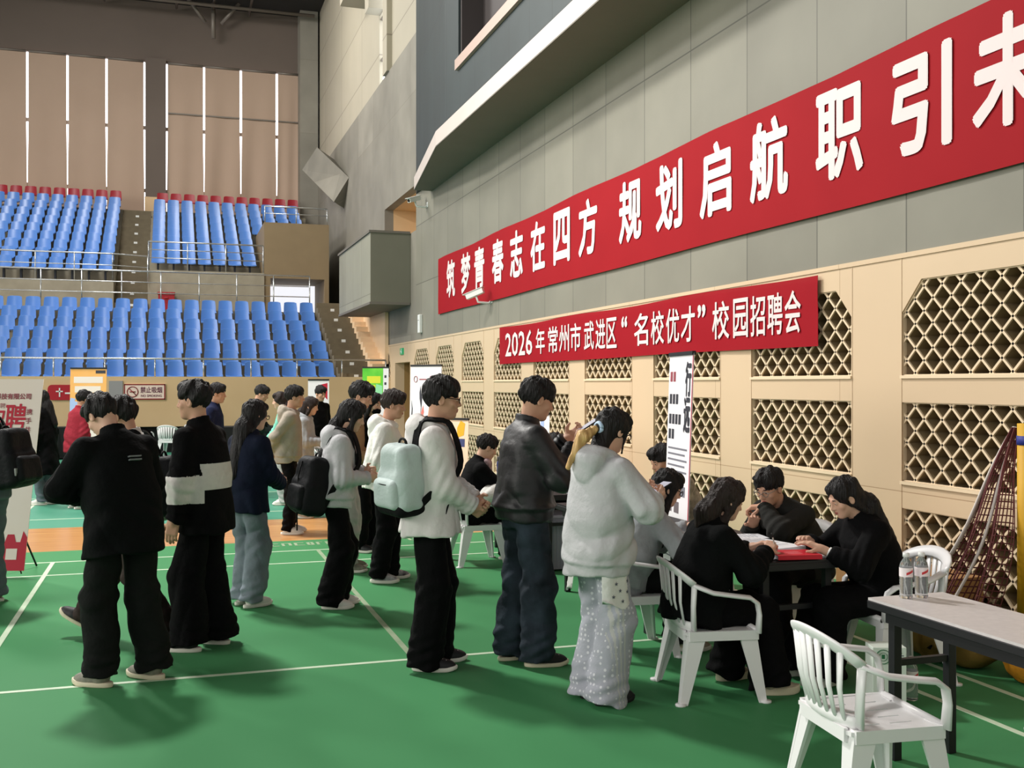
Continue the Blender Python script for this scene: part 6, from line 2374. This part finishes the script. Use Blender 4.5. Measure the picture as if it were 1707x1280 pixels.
# --- 20 woman in grey hoodie with blond ponytail
g = Figure(H=1.62, lean=1, chest=3, head_pitch=24, lh=(-0.05, 0.33, 1.12), rh=(0.13, 0.30, 1.10), relbow=(0.8, -0.5, -0.5), lf=(-0.07, 0.0), rf=(0.09, -0.02), shoulder=0.97)
X20, Y20, F20 = 2.27, 5.46, 18
def dots(fc):
    m = np.zeros(len(fc), dtype=np.int32)
    side = fc[:, 0] > 0.118
    st = (np.abs(fc[:, 1] + 0.01) < 0.042) & (((fc[:, 1] + 0.06) // 0.0125).astype(int) % 2 == 0)
    m[side & st & (fc[:, 2] < 0.80)] = 1
    return m
r20 = std(X20, Y20, F20, 'person in a grey hoodie with blond ponytail and dotted grey trousers', g, M_skin2, 'pony', M_hair, K_grey, K_dots, S_black, S_black, topkw=dict(hem=-0.175, wide=1.14, sleeve=1.42, seed=30, hood=True, rib=0.06, name='hoodie'), trkw=dict(wide=1.45, taper=1.2, hem=0.012, seed=30, amp=0.006, mats=[K_dots, K_pale], matfn=dots),
          lhand=dict(curl=0.7, n=(0.5, -0.3, 0.7), d=(0.3, 0.9, 0.3), side=(0.2, -0.5, 0.7)), rhand=dict(curl=0.7, n=(-0.5, -0.2, 0.7), d=(-0.3, 0.9, 0.3), side=(-0.2, -0.5, 0.7)))
ponytail(g, r20, M_hair_blond, mat('tie_blue', (176, 200, 226), rough=0.5))
glasses(g, r20, M_black)
ph = (g.lw + g.rw) / 2 + V3(0, 0.11, 0.05)
phone(to_world(X20, Y20, F20, ph), dirw(F20, (1, 0, 0)), dirw(F20, (0, 0.93, 0.36)), 'phone with a lit screen in the hands of the person with blond ponytail')
# printed cloth hanging at the hip
star_m = mat('star_print', (90, 92, 104), rough=0.8)
for nm, ax, ay in (('hip_cloth', 0.155, -0.02), ('back_cloth', -0.14, -0.12)):
    b = MB()
    zt, zb = 0.72, (0.53 if nm == 'hip_cloth' else 0.60)
    def fn(u, v):
        a = (u - .5) * (1.5 if nm == 'hip_cloth' else 0.9) + (0.1 if nm == 'hip_cloth' else -2.3)
        rr = 0.172 + 0.018 * (1 - v) + 0.006 * sin(u * 12)
        tail = (0.06 * abs(u - .5) * 2 if v == 0 else 0)
        return (rr * cos(a), rr * 0.86 * sin(a) - 0.005, zb + (zt - zb) * v + tail)
    b.slab(fn, 14, 6, (0.004, 0.002, 0))
    if nm == 'hip_cloth':
        for u_, v_ in ((.25, .4), (.45, .55), (.5, .25), (.65, .5), (.8, .35), (.35, .75), (.7, .8)):
            q = Vector(fn(u_, v_)) * 1.0
            nrm = Vector((q.x, q.y, 0)).normalized()
            xx = Vector((-nrm.y, nrm.x, 0))
            pts = [q + nrm * 0.007 + xx * (rr_ * cos(a)) + Vector((0, 0, rr_ * sin(a))) for i in range(10) for a, rr_ in (((pi / 2 + i * pi / 5), 0.012 if i % 2 == 0 else 0.005),)]
            b.prism(pts, nrm * 0.001, 1)
    b.build(nm, [K_shirtw, star_m], r20)

# --- 21 person in red behind the queue on the left
g = Figure(H=1.66, lean=3, head_pitch=14)
std(-1.28, 16.1, 30, 'person in a red jacket half hidden behind the one in black with back label', g, M_skin, 'short', M_hair, K_redc, K_trous, S_white, S_sole, near=False, topkw=dict(hem=-0.1, seed=31))


# ------------------------------------------------------------------ seated
def sit(x, y, face, label, skin, style, hm, tm, trm, sm, sole, H=1.66, lean=14, pitch=22, yaw=0, lh=(-0.10, 0.45, 0.80), rh=(0.12, 0.45, 0.80), lf=(-0.11, 0.42), rf=(0.11, 0.40), near=True, topkw=None, trkw=None, lhand=None, rhand=None, chunky=1.0, twist=0, seed=1, le=None, re=None, roll=0):
    g = Figure(H=H, lean=lean, hipz=0.505, head_pitch=pitch, head_yaw=yaw, head_roll=roll, lh=lh, rh=rh, lf=lf, rf=rf, twist=twist, lelbow=le, relbow=re, chest=6)
    kw = dict(hem=-0.09, sleeve=1.15, seed=40 + seed)
    kw.update(topkw or {})
    tk = dict(wide=1.2, seed=40 + seed)
    tk.update(trkw or {})
    return std(x, y, face, label, g, skin, style, hm, tm, trm, sm, sole, near=near, topkw=kw, trkw=tk, lhand=lhand, rhand=rhand, chunky=chunky, hair_seed=seed), g


flat = dict(curl=0.22, n=(0, 0, -1))
r, g = sit(2.84, 6.44, -6, 'seated person in a grey hoodie with long black hair leaning on the black table', M_skin2, 'longside', M_hair, K_heather, K_trous2, S_beige, S_sole, H=1.62, lean=23, pitch=22, topkw=dict(hood=True, wide=1.14, sleeve=1.4, name='hoodie', hem=-0.12, rib=0.05), lhand=flat, rhand=flat, seed=1, lh=(-0.08, 0.50, 0.79), rh=(0.14, 0.48, 0.79))
glasses(g, r, M_black)
X, Y, F = 2.84, 5.44, -2
r, g = sit(X, Y, F, 'seated person in a black jacket with brown bobbed hair writing at the table', M_skin2, 'bob', M_hair_brown, K_black2, K_trous, S_beige, S_cream, H=1.58, lean=13, pitch=20, yaw=4, topkw=dict(wide=1.12, sleeve=1.35, hem=-0.1, name='jacket'), trkw=dict(wide=1.45, taper=1.15), lf=(-0.16, 0.30), rf=(0.17, 0.40), chunky=1.6,
           lhand=flat, rhand=dict(curl=0.75, n=(-0.3, 0, -1)), seed=2, lh=(-0.10, 0.42, 0.79), rh=(0.06, 0.44, 0.79))
pn = empty('pen', (0, 0, 0), label='pen in the hand of the brown haired person writing', cat='pen')
q = to_world(X, Y, F, g.rw + V3(-0.02, 0.085, 0.0))
pn.location = (q.x, q.y, 0.746)
b = MB()
b.tube([(0.0, 0.0, 0.0), (-0.004, 0.002, 0.02), (-0.03, 0.012, 0.14)], [0.001, 0.004, 0.004], 8)
b.build('barrel', mat('pen_silver', (190, 180, 170), rough=0.3), pn)
b = MB()
b.tube([(-0.026, 0.0105, 0.12), (-0.031, 0.0125, 0.145)], 0.0045, 8)
b.build('pen_cap', M_tabledark, pn)

X, Y, F = 4.22, 6.42, 202
r, g = sit(X, Y, F, 'seated person in a dark charcoal jacket facing left with hands at the table', M_skin, 'short', M_hair, cloth('jacket_charcoal', (44, 44, 42), k=0.8), K_trous, S_black, S_sole, H=1.70, lean=29, pitch=22, topkw=dict(wide=1.10, sleeve=1.25, name='jacket'), lhand=dict(curl=0.7, n=(0.2, 0, -1), d=(0.9, 0.5, -0.1)), rhand=dict(curl=0.3, n=(0, 0, -1)), lh=(0.02, 0.42, 0.93), rh=(0.12, 0.42, 0.79), le=(-0.9, -0.2, -0.5), seed=3)
g_ = glasses(g, r, mat('glasses_thin', (150, 140, 130), rough=0.3, metal=0.5))
X, Y, F = 4.10, 5.38, 174
r, g = sit(X, Y, F, 'seated person with long straight black hair in black at the table corner', M_skin2, 'longear', M_hair, K_black, K_trous, S_white, S_sole, H=1.60, lean=16, pitch=26, topkw=dict(wide=1.12, sleeve=1.35, hem=-0.12, name='jacket', lc=0) if False else dict(wide=1.12, sleeve=1.35, hem=-0.12, name='jacket', lcuff=0.22, rcuff=0.1), trkw=dict(wide=1.45, taper=1.1), lhand=dict(curl=0.3, n=(0.2, 0.1, -1)), rhand=dict(curl=0.3, n=(-0.1, 0, -1)), lh=(-0.10, 0.46, 0.79), rh=(0.14, 0.42, 0.80), lf=(-0.12, 0.44), rf=(0.12, 0.50), chunky=1.5, seed=4)
b = MB()
ax_ = (g.le - g.lw) / np.linalg.norm(g.le - g.lw)
b.tube([g.lw + ax_ * 0.035, g.lw + ax_ * 0.055], 0.033, 14)
o = b.build('wristband', M_white, r)
o['label'] = 'white wristband'

X, Y, F = 2.78, 10.02, 0
r, g = sit(X, Y, F, 'seated person with bowl cut hair in a dark and white jacket at the far table', M_skin2, 'fringe', M_hair, K_black, K_trous, S_bw, S_sole, H=1.66, lean=8, pitch=22, topkw=dict(wide=1.0), lhand=flat, rhand=flat, seed=5)
sc_ = sdf_mesh('scarf', lambda p: smin(cap(p, g.neck + g.RC @ V3(-0.05, 0.06, 0.0), g.neck + g.RC @ V3(0.06, 0.07, 0.0), 0.04), cap(p, g.neck + g.RC @ V3(0.02, 0.09, 0.0), g.chest + g.RC @ V3(0.02, 0.14, 0.0), 0.035), 0.03) + folds(p, 4, 0.005), g.chest - 0.25, g.neck + 0.2, 0.009, cloth('scarf_red_white', (210, 180, 184), k=0.5, vs=24, var=0.9), r)
jx = empty('folded_jacket', (3.02, 9.76, 0.64), label='crumpled white jacket hung over the arm of the chair', cat='jacket')
def fj(p):
    d = ell(p, (0, 0, 0.06), (0.13, 0.12, 0.09))
    d = smin(d, ell(p, (0.10, 0.06, 0.02), (0.12, 0.09, 0.08)), 0.05)
    d = smin(d, ell(p, (-0.10, -0.03, 0.05), (0.10, 0.09, 0.07)), 0.05)
    return d + folds(p, 9, 0.016, 1.3)
sdf_mesh('jacket_cloth', fj, (-0.3, -0.3, -0.2), (0.35, 0.3, 0.3), 0.009, K_shirtw, jx)
sdf_mesh('sleeve', lambda p: smin(cap(p, (0.12, -0.05, 0.02), (0.16, -0.10, -0.12), 0.06, 0.045), cap(p, (0.16, -0.10, -0.12), (0.17, -0.10, -0.18), 0.05, 0.05), 0.02) + folds(p, 3, 0.008), (-0.1, -0.3, -0.35), (0.4, 0.2, 0.2), 0.009, K_shirtw, jx)

sit(4.14, 10.42, 180, 'seated person in black bending over the far black table, behind the leather jacket', M_skin, 'short', M_hair, K_black, K_trous, S_black, S_sole, H=1.70, lean=20, pitch=20, near=False, seed=6, topkw=dict(wide=1.15, sleeve=1.3))
sit(4.28, 8.2, 184, 'seated person in a pale patterned jacket behind the tall white poster', M_skin, 'short', M_hair, K_camo, K_trous, S_white, S_sole, H=1.70, lean=18, pitch=24, near=False, seed=7, topkw=dict(wide=1.05, sleeve=1.25), lhand=flat, rhand=flat)

# bundles lying under the folding table, against the wall
def lump(name, loc, parts, m, label, cat, strap=None):
    root = empty(name, loc, label=label, cat=cat)
    def f(p):
        d = 1e3
        for c, r_ in parts:
            e = ell(p, c, r_)
            d = e if isinstance(d, float) else smin(d, e, 0.05)
        d = smax(d + folds(p, len(label), 0.014, 0.9), 0.004 - p[:, 2], 0.02)
        return d
    sdf_mesh('bag_cloth' if 'bag' in name else 'cloth', f, (-0.7, -0.6, -0.05), (0.7, 0.6, 0.5), 0.012, m, root)
    if strap:
        b = MB()
        b.tube(strap, 0.022, 8, flat=0.3)
        b.build('strap', K_strap, root)
    return root


lump('kit_bag', (4.74, 5.60, 0), [((0, 0, 0.14), (0.22, 0.40, 0.16)), ((0.05, 0.25, 0.12), (0.2, 0.2, 0.13))], cloth('kit_olive', (120, 98, 48), k=0.7), 'olive kit bag with black strap lying on the floor under the folding table', 'bag', [(-0.22, -0.1, 0.1), (-0.12, -0.12, 0.27), (0.05, -0.14, 0.32), (0.2, -0.1, 0.2)])
lump('crumpled_bib', (4.86, 4.98, 0), [((0, 0, 0.12), (0.17, 0.20, 0.15)), ((0.1, 0.1, 0.10), (0.15, 0.14, 0.13))], cloth('bib_orange', (206, 140, 40), k=0.6, vs=7, var=0.9), 'yellow orange crumpled cloth heap on the floor by the kit bag', 'cloth')
lump('red_cloth', (4.95, 4.62, 0), [((0, 0, 0.06), (0.2, 0.16, 0.10)), ((0.12, 0.1, 0.05), (0.16, 0.14, 0.08))], cloth('cloth_rust', (140, 70, 50), k=0.6, vs=7, var=0.9), 'rust red cloth heap on the floor behind the right edge chair', 'cloth')
